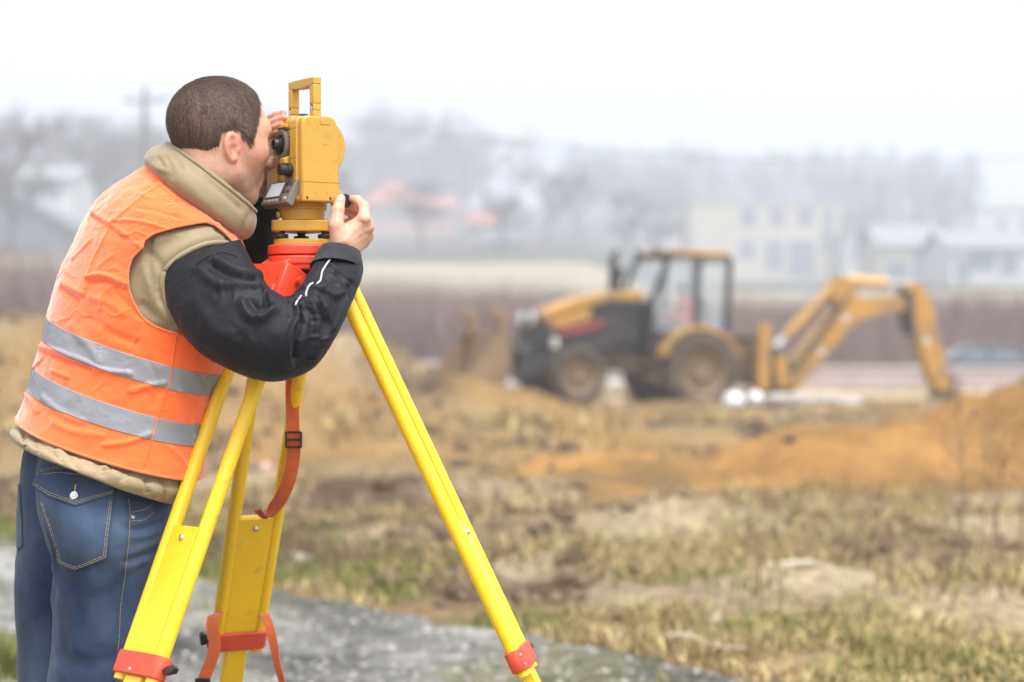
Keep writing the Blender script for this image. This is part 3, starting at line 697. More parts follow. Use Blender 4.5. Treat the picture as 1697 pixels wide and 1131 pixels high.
house('slate_roofed_house', 'house with long slate roof behind the man at the left edge', -190, 165, 405, 455, 125, 9, mat('blue grey boards', (.13, .15, .18), .85, (.16, .18, .21), 2), M_slate, 'gablefront', 3.6, [(30, 425, 1.0, 1.1), (90, 425, 1.0, 1.1)], chim=[-.3])
house('pale_cottage', 'whitish cottage in the mist above the slate roof', 20, 118, 300, 335, 130, 8, M_white, M_lroof, 'gable', 1.2, [(50, 318, 1.0, .9), (88, 318, 1.0, .9)])

# utility poles and wires
M_pole = mat('weathered pole', (.20, .19, .17), .9, (.26, .25, .22), 3)
def pole(px, d, H, label):
    x = P(px, 0, d)[0]; z = float(ground_h(np.array([x]), np.array([d]))[0]); t = empty('utility_pole', (x, d, z - .3), 0, label, 'utility pole', 'utility poles of the wire line')
    MB().tube([(0, 0, 0), (0, 0, H)], [.17, .11], 10).build('shaft', M_pole, t); MB().box((0, -.14, H - .6), (1.8, .12, .12)).build('crossarm', M_pole, t, False)
    for k in (-.8, 0, .8): MB().lathe([(0, .05), (.05, .07), (.12, .045), (.2, .05), (.22, .02)], (k, -.14, H - .54), (0, 0, 1), 8).build('insulator', M_white, t)
    return np.array([x, d - .14, z - .3 + H - .32])
ha = pole(240, 84, 9.3, 'pale weathered utility pole standing just behind the head of the man'); hb = pole(1780, 150, 11.0, 'weathered utility pole beyond the right edge')
for k in (-.8, 0, .8):
    tt = np.linspace(0, 1, 25)[:, None]; pts = ha + (hb - ha) * tt + (k, 0, 0) - np.array([0, 0, 1.6]) * (4 * tt * (1 - tt)); tag(MB().tube(pts, .012, 5).build('overhead_wire', M_slate, None), 'thin overhead wire sagging across the misty hillside', 'wire', 'overhead wires')

# haze: one closed box of thin air
HZ0, HZ1 = float(GV[:, 2].min()) - 1.0, 130.0
hz = MB().box((0, 565, (HZ0 + HZ1) / 2), (1320, 1190, HZ1 - HZ0)).build('haze', None, None, False)
mh = bpy.data.materials.new('haze'); mh.use_nodes = True; N = mh.node_tree.nodes; N.remove(N['Principled BSDF'])
pv = N.new('ShaderNodeVolumePrincipled'); pv.inputs['Density'].default_value = HAZE = .0023; pv.inputs['Color'].default_value = (.86, .91, 1.0, 1); pv.inputs['Anisotropy'].default_value = .2
mh.node_tree.links.new(pv.outputs[0], N['Material Output'].inputs['Volume']); hz.data.materials.append(mh); tag(hz, kind='stuff')
# ================================================================== TRIPOD AND SURVEYING INSTRUMENT
M_yel = mat('yellow enamel', (.86, .56, .012), .38, (.80, .50, .010), 5, bump=.08, bsc=90, dist=.001, dirt=(.40, .29, .08), dsc=30, dlo=.63, dhi=.78, coat=.15)
M_red = mat('red orange enamel', (.72, .062, .022), .42, (.66, .05, .018), 8, bump=.15, bsc=260, dist=.0006, dirt=(.22, .03, .02), dsc=60, dlo=.66, dhi=.74)
M_clamp = mat('red clamp plastic', (.66, .075, .035), .45, (.60, .06, .03), 20, bump=.1, bsc=200, dist=.0004)
M_blk = mat('black plastic', (.012, .012, .014), .4, bump=.2, bsc=300, dist=.0004)
M_steel = mat('bright steel', (.62, .62, .62), .3, metal=1.0)
M_strap = mat('orange webbing', (.62, .125, .025), .75, (.52, .10, .02), 40, bump=.5, bsc=420, dist=.0006, dirt=(.30, .07, .03), dsc=22, dlo=.6, dhi=.78, sheen=.2)
TD, TX = 3.70, (505 - 848.5) / FOC * 3.70
TT = 1.3666                                    # top of the tripod head
tri_o = empty('survey_tripod', (TX, TD, 0), 0, 'yellow survey tripod with red head and clamps carrying the surveying instrument', 'tripod')
def rot2(v, a): return np.array([v[0] * math.cos(a) - v[1] * math.sin(a), v[0] * math.sin(a) + v[1] * math.cos(a)])
# head: two stacked plates with three lugs
LEGS = [(228, .66, .862, .632), (117, .63, .842, .588), (-8, .70, .855, .612)]
hb_ = MB()
for z0, z1, rr in ((1.3485, TT, .072), (1.331, 1.3465, .071)):
    out = []
    for a in range(0, 360, 6):
        k = max(math.cos(R(a - l[0])) for l in LEGS); out.append((rr * (.90 + .16 * max(k, 0) ** 6) * math.cos(R(a)), rr * (.90 + .16 * max(k, 0) ** 6) * math.sin(R(a))))
    hb_.prism(out, 2, z0, z1)
hb_.prism([(.062 * math.cos(R(a)), .062 * math.sin(R(a))) for a in range(0, 360, 12)], 2, 1.322, 1.3495)
hb_.build('head_plate', M_red, tri_o, True, 40, bev=(.0025, 2))
MB().lathe([(0, .012), (.03, .012), (.032, .02), (.055, .02), (.06, .015)], (0, 0, 1.325), (0, 0, -1), 16).build('fixing_screw', M_blk, tri_o)
for a, RF, ZP, ZC in LEGS:
    h = np.array([math.cos(R(a)), math.sin(R(a)), 0]); t = np.array([-h[1], h[0], 0]); up = np.array([0, 0, 1.])
    top = h * .066 + up * 1.315; foot = h * RF; d = (foot - top) / np.linalg.norm(foot - top); nrm = np.cross(t, d)     # nrm points outwards/up
    if nrm.dot(h) < 0: nrm = -nrm
    L = np.linalg.norm(foot - top); Mx = np.column_stack([t, nrm, d])
    def at(s, u, w): return top + d * s + t * u + nrm * w
    def zs(z): return (z - top[2]) / d[2]
    leg = empty('leg'); leg.parent = tri_o
    # hinge: neck from the plate, then the chunky shoe over both tube ends
    hg = MB()
    hg.hexa([tuple(h * .040 + t * u + up * z) for u, z in ((-.030, 1.333), (.030, 1.333))] + [tuple(h * .084 + t * u + up * z) for u, z in ((.034, 1.306), (-.034, 1.306))] +
            [tuple(h * .040 + t * u + up * z) for u, z in ((-.030, 1.356), (.030, 1.356))] + [tuple(h * .084 + t * u + up * z) for u, z in ((.034, 1.330), (-.034, 1.330))])
    prof = [(-.062, .005), (-.055, -.024), (.055, -.024), (.062, .005), (.054, .030), (-.054, .030)]
    prof = prof if a != -8 else [(u, min(w, .010)) for u, w in prof]
    V = [at(s_, u * (1 + .0 * s_), w) for s_ in (-.006, .070 if a != -8 else .038) for u, w in prof]
    hg.add(V, [(5, 4, 3, 2, 1, 0), (6, 7, 8, 9, 10, 11)] + [(k, (k + 1) % 6, 6 + (k + 1) % 6, 6 + k) for k in range(6)])
    if a != -8: hg.box(at(.050, 0, .024), (.082, .016, .026), Mx)
    hg.build('hinge', M_red, leg, True, 40, bev=(.003, 2))
    hx_ = MB().lathe([(-.078, .009), (-.073, .009), (-.073, .006), (.073, .006), (.073, .009), (.078, .009)], at(.018, 0, 0), t, 12).build('hinge_bolt', M_red, leg)
    s_p, s_c = zs(ZP), zs(ZC)
    W0, W1 = .047, .043
    for sg in (-1, 1):
        tb = MB().tube([at(.030, sg * W0, 0), at(s_p, sg * (W0 + (W1 - W0) * .55), 0), at(s_c + .03, sg * W1, 0)], .0135, 18); tb.build('tube', M_yel, leg)
    wm = lambda s_: (W0 + (W1 - W0) * (.55 * s_ / s_p if s_ < s_p else .55 + .45 * (s_ - s_p) / (s_c - s_p)))
    pb = MB()
    for (w0, w1) in ((.0045, .0095), (-.0095, -.0045)):
        a0, a1 = wm(s_p) - .010, wm(s_c) - .010
        pb.hexa([at(s_p, -a0, w0), at(s_p, a0, w0), at(s_c + .02, a1, w0), at(s_c + .02, -a1, w0), at(s_p, -a0, w1), at(s_p, a0, w1), at(s_c + .02, a1, w1), at(s_c + .02, -a1, w1)])
    pb.hexa([at(s_p - .001, -a0 + .001, -.0045), at(s_p - .001, a0 - .001, -.0045), at(s_p + .02, a0 - .001, -.0045), at(s_p + .02, -a0 + .001, -.0045), at(s_p - .001, -a0 + .001, .0045), at(s_p - .001, a0 - .001, .0045), at(s_p + .02, a0 - .001, .0045), at(s_p + .02, -a0 + .001, .0045)])
    pb.build('side_board', M_yel, leg, True, 30, bev=(.0012, 2))
    for w in (.0095, -.0095):
        MB().lathe([(0, .006), (.002, .0058), (.004, .004), (.0045, .001)], at(s_p + .022, 0, w), nrm * (1 if w > 0 else -1), 14).build('rivet', M_steel, leg)
    # lower leg slides between the boards
    MB().box(at((s_c - .2 + L - .10) / 2, 0, 0), (.036, .0088, L - .10 - s_c + .2), Mx).box(at((s_c + .02 + L - .10) / 2, 0, 0), (.044, .022, L - .10 - s_c - .02), Mx).build('lower_leg', M_yel, leg, True, 30, bev=(.002, 2))
    MB().tube([at(L - .11, 0, 0), at(L - .05, 0, 0), at(L, 0, 0)], [.020, .016, .003], 12).build('foot_spike', M_steel, leg)
    MB().box(at(L - .10, 0, -.03), (.036, .05, .008), Mx).build('foot_step', M_clamp, leg, bev=(.002, 2))
    # clamp band (rounded box sleeve)
    ro, n_ = .0165, 8; Wc = W1 + .001; ring = []
    for sx in (1, -1):
        for k in range(n_ + 1):
            an = -math.pi / 2 + math.pi * k / n_; ring.append((sx * (Wc + math.cos(an) * ro), sx * math.sin(an) * ro))
    cb = MB(); n = len(ring); V = []
    for s_, g_ in ((s_c - .020, 0), (s_c - .018, .0018), (s_c + .018, .0018), (s_c + .020, 0), (s_c + .020, -.004), (s_c - .020, -.004)):
        for u, w in ring: q = 1 + g_ / .0165; V.append(at(s_, u + np.sign(u) * g_ * .8, w * q))
    F = [(k * n + j, k * n + (j + 1) % n, ((k + 1) % 6) * n + (j + 1) % n, ((k + 1) % 6) * n + j) for k in range(6) for j in range(n)]
    cl = cb.add(V, F).build('clamp', M_clamp, leg, True, 40)
    for u in (-.018, .018) if a == -8 else (-.006,):
        for s_ in ((s_c - .008, s_c + .010) if a == -8 else (s_c + .012,)):
            MB().lathe([(0, .0035), (.0015, .003), (.002, .001)], at(s_, u if a != -8 else -Wc * (.0), .0183) if a != -8 else at(s_, -Wc - .0175 * .75, .0125 * (1 if s_ > s_c else .95)), nrm if a != -8 else (nrm * .7 - t * .7), 10).build('screw', M_steel, leg)
    ws = 1 if a != 117 else 1
    k0 = at(s_c + .002, ws * (Wc + .018), .0); kb = MB().lathe([(0, .005), (.014, .005)], k0, t * ws, 10)
    kb.prism([(0, 0)] * 0 or [(-.004, -.004), (.016, -.005), (.026, .003), (.022, .007), (-.004, .006)], 1, -.004, .004) if False else None
    wg = np.array(d) * .0 + up * .25 + t * ws * .97 + h * .15; wg /= np.linalg.norm(wg)
    if a == 117: wg = -d * .95 + t * .2
    p0 = k0 + t * ws * .010; side = np.cross(wg, nrm); side /= np.linalg.norm(side)
    ln = .030 if a != 117 else .022
    q = [p0 + wg * x_ + side * y_ for x_, y_ in ((-.006, -.007), (ln * .7, -.008), (ln, -.001), (ln * .8, .006), (-.006, .006))]
    kb.add([v + nrm * w for w in (-.006, .006) for v in q], [(4, 3, 2, 1, 0), (5, 6, 7, 8, 9)] + [(i, (i + 1) % 5, 5 + (i + 1) % 5, 5 + i) for i in range(5)])
    kb.build('wing_screw', M_blk, leg, True, 35, bev=(.0012, 2))
    for o in leg.children: pass

# carrying strap hanging from the head, and the tail knotted round the far leg
Wt = lambda o: np.array(o)
def strap(pts_px, ds, w, wd):
    q = [P(a, b, d_) - np.array([TX, TD, 0]) for (a, b), d_ in zip(pts_px, ds)]; n = len(q); q = cr(np.array(q), np.linspace(0, n - 1, n * 7))
    return MB().ribbon(q, w, .0022, lambda k: wd(k / (len(q) - 1)))
st = strap([(490, 470), (486, 560), (484, 640), (485, 700), (487, 728)], [3.84, 3.85, 3.86, 3.865, 3.868], .0255, lambda f: (1, .15, 0)).build('carry_strap', M_strap, tri_o, True, 30)
strap([(487, 728), (486, 760), (479, 795), (466, 826), (447, 848), (427, 853)], [3.868, 3.87, 3.875, 3.885, 3.90, 3.915], .0265, lambda f: (1, -.1 - 1.3 * max(0, f - .35), .5 * f)).build('strap_end', M_strap, st, True, 30)
bk = MB(); c = P(487, 729, 3.866) - np.array([TX, TD, 0])
for dx, dz, sx, sz in ((-.0145, 0, .004, .032), (.0145, 0, .004, .032), (0, .0145, .030, .0035), (0, -.0145, .030, .0035), (0, 0, .030, .004)): bk.box(c + (dx, -.003 if dx else -.0005, dz), (sx, .006, sz))
bk.build('slide_buckle', M_blk, st, True, 30, bev=(.001, 2))
t2 = strap([(362, 1016), (354, 1022), (352, 1042), (356, 1066), (350, 1096), (338, 1126), (330, 1152)], [3.985, 3.95, 3.935, 3.93, 3.925, 3.92, 3.92], .0235, lambda f: (1, .5 - .6 * f, .25)).build('strap_tail', M_strap, tri_o, True, 30)
strap([(434, 1018), (441, 1024), (448, 1045), (454, 1070), (459, 1098), (466, 1125), (474, 1160)], [4.0, 3.97, 3.955, 3.95, 3.945, 3.94, 3.94], .0175, lambda f: (1, -.3 + .5 * math.sin(f * 6), .2)).build('strap_tail', M_strap, tri_o, True, 30)
cb = P(336, 1135, 3.92) - np.array([TX, TD, 0]); MB().box(cb, (.030, .009, .026)).box(cb + (0, 0, -.02), (.020, .008, .03)).build('clip_buckle', M_blk, t2, True, 30, bev=(.002, 2))

# ------------------------------------------------------------------ the instrument
M_iy = mat('instrument yellow enamel', (.57, .325, .045), .42, (.52, .29, .040), 6, bump=.12, bsc=420, dist=.0003, dirt=(.34, .20, .045), dsc=48, dlo=.62, dhi=.80, coat=.1)
M_ig = mat('grey brown plastic', (.15, .13, .115), .5, (.18, .155, .14), 12, bump=.15, bsc=300, dist=.0003)
M_key = mat('dark rubber keys', (.05, .045, .042), .55); M_keyl = mat('tan keys', (.42, .33, .18), .5)
M_lcd = mat('lcd glass', (.66, .70, .72), .3, (.72, .75, .77), 8); M_blue = mat('blue sight', (.03, .035, .22), .3); M_lens = mat('eyepiece glass', (.01, .012, .02), .05)
M_seam = mat('seam', (.06, .035, .01), .8)
ins = empty('total_station', (TX - .004, TD, TT), math.atan2(-.839, .545), 'yellow total station on the tripod with carrying handle, eyepiece and grey display', 'surveying instrument')
ins.scale = (.9, .88, 1)
# local x = trunnion axis (towards the camera), local y... e2 is the operator side
e1 = np.array([.44, -.898, 0]); e2 = np.array([-.898, -.44, 0])      # world directions
def I(a, b, z): return (a, -b, z)                                   # local coordinates of the rotated empty (y is away from the operator)
def ibox(m, a0, a1, b0, b1, z0, z1): return m.box(((a0 + a1) / 2, -(b0 + b1) / 2, (z0 + z1) / 2), (a1 - a0, b1 - b0, z1 - z0))
def bprism(m, out, a0, a1): return m.prism([(-b, z) for b, z in out], 0, a0, a1)
def rr(b0, b1, z0, z1, r, n=4, rt=None):
    out = []
    for (cb_, cz, a0, q) in ((b1, z1, 0, rt or r), (b0, z1, 90, rt or r), (b0, z0, 180, r), (b1, z0, 270, r)):
        for k in range(n + 1):
            an = R(a0 + 90 * k / n); out.append((cb_ + (-q if cb_ == b1 else q) + q * math.cos(an), cz + (-q if cz == z1 else q) + q * math.sin(an)))
    return out
# tribrach: base plate, three foot screws, upper plate
m = MB()
tri_out = lambda r0, r1: [((r0 + (r1 - r0) * max(0, max(math.cos(R(a - k)) for k in (35, 155, 275))) ** 5) * math.cos(R(a)), (r0 + (r1 - r0) * max(0, max(math.cos(R(a - k)) for k in (35, 155, 275))) ** 5) * math.sin(R(a))) for a in range(0, 360, 5)]
tb = m.prism(tri_out(.050, .066), 2, .0005, .0115).build('base_plate', M_iy, ins, True, 40, bev=(.001, 2))
tp = MB().prism(tri_out(.052, .071), 2, .0255, .0460).build('tribrach', M_iy, ins, True, 40, bev=(.0018, 2))
for k in (35, 155, 275):
    c = (.054 * math.cos(R(k)), .054 * math.sin(R(k)), 0)
    MB().lathe([(.0115, .006), (.013, .006), (.013, .0155), (.0145, .0165), (.019, .0165), (.0205, .0155), (.0205, .009), (.0258, .009)], c, (0, 0, 1), 28).build('foot_screw', M_blk, tp)
    MB().lathe([(.046, .005), (.0500, .005), (.0508, .003)], c, (0, 0, 1), 14).build('screw_cap', M_steel, tp)
MB().lathe([(0, .010), (.004, .010), (.0045, .008)], (-.012 * 0 + .012, -.062, .033), (.25, -1, 0), 18).build('lock_knob', M_iy, tp)
# plinth with two steps
MB().lathe([(.0462, .043), (.0475, .0455), (.066, .0475), (.0665, .0495), (.0690, .0515), (.0700, .0515), (.0708, .0500), (.0720, .0500), (.0728, .0520), (.0775, .0525)], (0, 0, 0), (0, 0, 1), 48).build('plinth', M_iy, ins, True, 30)
MB().lathe([(0, .006), (.006, .006), (.007, .004)], (-.012, -.0475 + .0, .057), (-.35, -1, 0), 14).build('plinth_knob', M_iy, ins)
# alidade: lower yoke, near and far standards, top bridge
body = MB(); ibox(body, -.074, .060, -.040, .047, .0778, .108); body.build('yoke', M_iy, ins, True, 30, bev=(.004, 3))
far = MB(); bprism(far, rr(-.040, .046, .080, .2300, .006, 4, .016), -.075, -.037).build('far_standard', M_iy, ins, True, 30, bev=(.003, 3))
near_ = MB(); bprism(near_, rr(-.038, .047, .080, .2330, .004, 4, .010), .032, .062); ns = near_.build('near_standard', M_iy, ins, True, 30, bev=(.002, 2))
cov = MB(); bprism(cov, [(.0415, .0775), (.0415, .222), (.038, .230), (.031, .2345), (-.027, .2345), (-.036, .231), (-.040, .222), (-.046, .105), (-.046, .0775)], .0622, .078); cv = cov.build('battery_cover', M_iy, ins, True, 25, bev=(.004, 3))
# cover details: latch, seam to the lower door, screws, centring mark
lt = MB(); ibox(lt, .0776, .0788, -.023, .000, .2195, .2335); lt.build('latch', M_iy, cv, True, 30, bev=(.0005, 2))
sm = MB(); ibox(sm, .0775, .07805, -.0452, .0405, .1130, .1138); ibox(sm, .0775, .07805, -.0235, -.0227, .2200, .2325); ibox(sm, .0775, .07805, -.0005, .0003, .2200, .2325); ibox(sm, .0775, .07805, -.0235, .0003, .2192, .2198)
ibox(sm, .0318, .0624, .0468, .0473, .2125, .2131); ibox(sm, .0318, .0624, .0468, .0473, .1580, .1586); sm.build('seam', M_seam, cv, False)
for b in (.030, -.024): MB().lathe([(0, .0026), (.0006, .0026), (.0010, .0015)], I(.078, b, .0850), (1, 0, 0), 12).build('screw', M_seam, cv)
mk = MB(); ibox(mk, .0776, .07812, -.022, -.016, .1826, .1830); ibox(mk, .0776, .07812, -.010, -.004, .1826, .1830); mk.lathe([(0, .0011), (.00014, .0011)], I(.078, -.013, .1828), (1, 0, 0), 10); mk.build('centring_mark', M_seam, cv, False)
g = random.Random(3)
sp = MB()
for k in range(34):
    sp.ball(I(.0780, g.uniform(-.038, .036), g.uniform(.085, .228)), (.0003, g.uniform(.0004, .001), g.uniform(.0004, .0009)), 6, 4)
sp.build('paint_chips', M_seam, cv, False)['kind'] = 'stuff'
# rounded recess cheek beside the tangent knob
ck = MB(); ck.lathe([(-.012, .016), (-.0015, .016), (0, .0145)], I(.0775, -.042, .086), (1, 0, 0), 28); ck.build('knob_cheek', M_iy, ins)
# telescope: drum with round rear casing, seen between the standards and behind the cover
tl = MB(); tl.lathe([(-.030, .036), (-.028, .040), (.040, .040), (.044, .038)], I(0, .0, .186), (0, 1, 0), 36)
tl.build('telescope', M_iy, ins, True, 35)
drum = MB(); drum.lathe([(-.0365, .040), (-.034, .0425), (.029, .0425), (.0315, .040)], I(0, -.008, .184), (1, 0, 0), 48); drum.build('telescope_drum', M_iy, ins, True, 30)
rb = MB(); rb.lathe([(-.030, .050), (-.026, .053), (.052, .053), (.058, .050)], I(0, -.020, .181), (1, 0, 0), 48); rb.build('rear_casing', M_iy, ins, True, 30)
tf = MB(); ibox(tf, -.0362, .0315, -.020, .0415, .1505, .2130); tf.build('telescope_front', M_iy, ins, True, 30, bev=(.003, 2))
yk = MB(); ibox(yk, -.0366, .0317, -.034, .0385, .1085, .1500); yk.build('yoke_core', M_iy, ins, True, 30, bev=(.002, 2))
# focus ring and eyepiece on the operator side
fr = MB()
pr = [(.040, .026), (.0405, .0285), (.049, .0290), (.0515, .0265), (.0515, .019), (.047, .017)]
fr.lathe(pr, I(-.002, .0, .186), (0, -1, 0), 48); fo = fr.build('focus_ring', M_ig, ins, True, 35)
rbs = MB()
for k in range(24):
    a = k * 15; rbs.box((-.002 + .0291 * math.cos(R(a)), -.045, .186 + .0291 * math.sin(R(a))), (.0014, .0065, .0022), Matrix.Rotation(R(-a), 3, 'Y'))
rbs.build('grip_ribs', M_ig, fo, False)['kind'] = 'stuff'
ey = MB(); ey.lathe([(.046, .0165), (.053, .0165), (.0535, .0135), (.058, .0135), (.0585, .011), (.067, .0095), (.0680, .0085), (.0680, .0065), (.066, .006)], I(-.002, 0, .186), (0, -1, 0), 32); eo = ey.build('eyepiece', M_blk, ins, True, 30)
MB().lathe([(.0655, .0062), (.0660, .0058)], I(-.002, 0, .186), (0, -1, 0), 20).build('eye_lens', M_lens, eo)
# top bridge and its little shoulder block
tbm = MB(); bprism(tbm, rr(-.030, .044, .2135, .2385, .003, 4, .014), -.062, .0315); tbm.build('top_cover', M_iy, ins, True, 30, bev=(.003, 3))
sb_ = MB(); ibox(sb_, -.012, .020, .0435, .0520, .2165, .2225); sb_.build('peep_sight', M_iy, ins, True, 30, bev=(.0012, 2))
# carrying handle
hd = MB(); H0, H1 = .2340, .3075
for a0, a1 in ((-.046, -.030), (.050, .068)):
    ibox(hd, a0, a1, -.0085, .0105, H0, H0 + .0120); ibox(hd, a0, a0 + .0045, -.0085, .0105, H0 + .0120, H0 + .0245); ibox(hd, a1 - .0045, a1, -.0085, .0105, H0 + .0120, H0 + .0245); ibox(hd, a0, a1, -.0085, .0105, H0 + .0245, H1 - .0135)
hd.prism([(H1 - .0135, -.046), (H1 - .0145, -.030), (H1 - .0170, -.008), (H1 - .0170, .026), (H1 - .0145, .050), (H1 - .0135, .068), (H1, .068), (H1 + .001, .01), (H1, -.046)], 1, -.0105, .0085)
hdo = hd.build('handle', M_iy, ins, True, 40, bev=(.0018, 2))
for a in (-.038, .059): MB().lathe([(-.010, .0045), (.008, .0045), (.009, .003)], I(a, 0, H0 + .0165), (0, 1, 0), 14).build('handle_screw', M_steel, hdo)
bs = MB(); ibox(bs, -.022, .014, -.006, .010, .2386, .2445); bs.build('sighting_bar', M_blue, ins, True, 30, bev=(.001, 2))
# clamp knob under the eyepiece
kn = MB(); kn.lathe([(.040, .0095), (.050, .0095), (.0505, .0125), (.059, .0125), (.0595, .0105), (.074, .0105), (.0755, .009)], I(.040, 0, .1365), (0, -1, 0), 26)
kn.build('clamp_knob', M_blk, ins, True, 30)
nb_ = MB(); bprism(nb_, [(.047, .146), (.058, .150), (.058, .158), (.047, .163)], .008, .030); nb_.build('bracket', M_iy, ins, True, 30, bev=(.001, 2))
ibox(MB(), 0, 0, 0, 0, 0, 0)
sh = MB(); ibox(sh, .012, .052, .0465, .0480, .108, .1285); sh.build('recess_shade', mat('shaded olive plate', (.19, .155, .05), .6), ins, False)  # flat plate under the clamp knob; a recess's shade is put into its olive colour
# display: tilted console
tilt = R(30); c0 = np.array(I(.004, .056, .0985)); ux = np.array([1., 0, 0]); uo = np.array([0, -math.cos(tilt), math.sin(tilt)]); uz = np.array([0, math.sin(tilt) * -1, 0]) * 0 + np.cross(ux, -uo) * -1
uz = np.array([0, math.sin(tilt), math.cos(tilt)])       # up along the face, leaning away from the operator
uo = np.array([0, -math.cos(tilt), math.sin(tilt)])
def dbox(m, x0, x1, z0, z1, o0, o1): 
    v = [c0 + ux * x + uz * z + uo * o for o in (o0, o1) for x, z in ((x0, z0), (x1, z0), (x1, z1), (x0, z1))]
    return m.hexa(v)
dp = MB(); dbox(dp, -.060, .060, -.0270, .0245, -.015, .0015); dpo = dp.build('display_console', M_ig, ins, True, 30, bev=(.0025, 3))
fr_ = MB(); dbox(fr_, -.051, .018, -.0145, .0205, .0012, .0023); fr_.build('screen_bezel', M_key, dpo, False)
sc = MB(); dbox(sc, -.048, .014, -.0115, .0180, .0020, .0028); sc.build('screen', M_lcd, dpo, False)
for x in (-.044, -.027, -.010, .007): kb = MB(); dbox(kb, x - .005, x + .005, -.0225, -.0175, .0010, .0035); kb.build('key', M_keyl, dpo, True, 30, bev=(.0008, 2))
for i_, z in enumerate((.0135, -.0020, -.0185)):
    for x in (.029, .045):
        kb = MB(); kb.lathe([(0, .0045), (.002, .0043), (.003, .003)], c0 + ux * x + uz * z + uo * .0012, uo, 14); kb.build('key', M_key if not (i_ == 2 and x > .04) else M_keyl, dpo)
# tangent knob held by the fingers, grey lever behind it
tk = MB(); kc = np.array(I(.070, -.050, .0805)); kd = np.array([.98, .12, 0.03])
tk.lathe([(-.012, .007), (.006, .007), (.0065, .0098), (.015, .0098), (.0155, .0128), (.0225, .0128), (.0235, .0115), (.0235, .004)], kc, kd, 30); tk.build('tangent_knob', M_blk, ins, True, 30)
lv = MB(); bprism(lv, [(-.046, .092), (-.052, .112), (-.047, .1135), (-.060, .086), (-.056, .080)][:3] + [(-.044, .106), (-.044, .085)], .02, .03); 
lv2 = MB().hexa([I(.045, -.048, .113), I(.050, -.048, .113), I(.050, -.061, .086), I(.045, -.061, .086), I(.045, -.043, .113), I(.050, -.043, .113), I(.050, -.053, .086), I(.045, -.053, .086)]); lv2.build('clamp_lever', M_ig, ins, True, 30, bev=(.001, 2))
# ================================================================== THE SURVEYOR
M_skin = attr_mat('skin', .47, 70, .10, .14, 480, .0005, .4)
_b = M_skin.node_tree.nodes['Principled BSDF']; _b.inputs['Subsurface Weight'].default_value = .10; _b.inputs['Subsurface Radius'].default_value = (.010, .004, .003); _b.inputs['Subsurface Scale'].default_value = 1.0
M_hairc = attr_mat('short brown hair', .55, 300, .25, 0, spec=.35)
def cloth(name, col, col2, rough=.85, nsc=4, bump=.35, bsc=900, sheen=.15, lo=.35, hi=.65, wr=.35, wsc=26.0, wd=.004, stretch=None):
    m = mat(name, col, rough, col2, nsc, 5, lo, hi, bump, bsc, sheen=sheen, spec=.25, dist=.0005, stretch=stretch)
    N, L = m.node_tree.nodes, m.node_tree.links; b = N['Principled BSDF']; fine = b.inputs['Normal'].links[0].from_node
    tc = N.new('ShaderNodeTexCoord'); n = N.new('ShaderNodeTexNoise'); n.inputs['Scale'].default_value = wsc; n.inputs['Detail'].default_value = 3; n.inputs['Distortion'].default_value = 1.2
    L.new(tc.outputs['Object'], n.inputs['Vector']); bp = N.new('ShaderNodeBump'); bp.inputs['Strength'].default_value = wr; bp.inputs['Distance'].default_value = wd
    L.new(n.outputs['Fac'], bp.inputs['Height']); L.new(fine.outputs[0], bp.inputs['Normal']) if False else L.new(bp.outputs[0], fine.inputs['Normal'])
    return m
M_vest = cloth('fluorescent orange cloth', (.92, .135, .022), (.97, .17, .034), .8, 6, sheen=.7, wr=.4, wsc=30)
M_refl = cloth('silver reflective tape', (.22, .23, .26), (.27, .28, .31), .40, 5, bump=.15, sheen=.0, wr=.35, wsc=22)
M_beige = cloth('beige padded nylon', (.26, .20, .115), (.315, .245, .145), .55, 5, bump=.15, sheen=.25, wr=.35, wsc=16, wd=.008)
M_jack = cloth('black jacket cloth', (.003, .0034, .0068), (.006, .007, .0115), .58, 7, sheen=.025, wr=.4, wsc=20)
M_cuff = cloth('charcoal cuff cloth', (.020, .021, .025), (.030, .031, .036), .85, 30, sheen=.06, wr=.2)
M_denim = cloth('worn blue denim', (.010, .022, .062), (.074, .115, .198), .85, 7, bump=.5, bsc=1100, sheen=.1, lo=.38, hi=.80, wr=.35, wsc=18, stretch=(1, 1, .55))
M_stitch = mat('tan stitching', (.40, .32, .17), .8); M_pipe = mat('white piping', (.48, .48, .50), .5); M_line = mat('sleeve lining', (.40, .36, .29), .9)

man = empty('person', tuple(P(130, 565.5, 3.62) * np.array([1, 1, 0])), 0, 'man in orange safety vest bending to the eyepiece of the yellow surveying instrument', 'person')
def orient(V, F):
    N = vnormals(V, F); return F if ((V - V.mean(0)) * N).sum() > 0 else F[:, ::-1]
def garment(rows, nu, nv, pw=2.0, fold=(), noise=(.0, 20), seed=0, **k):
    V = px_loft(rows, nu, nv, pw, **k).reshape(-1, 3); F = orient(V, grid_faces(nv, nu))
    if noise[0]:
        V = V + vnormals(V, F) * (noise[0] * fbm(V * noise[1], 4, seed))[:, None]
    if fold: V = folds(V, F, fold)
    return V, F

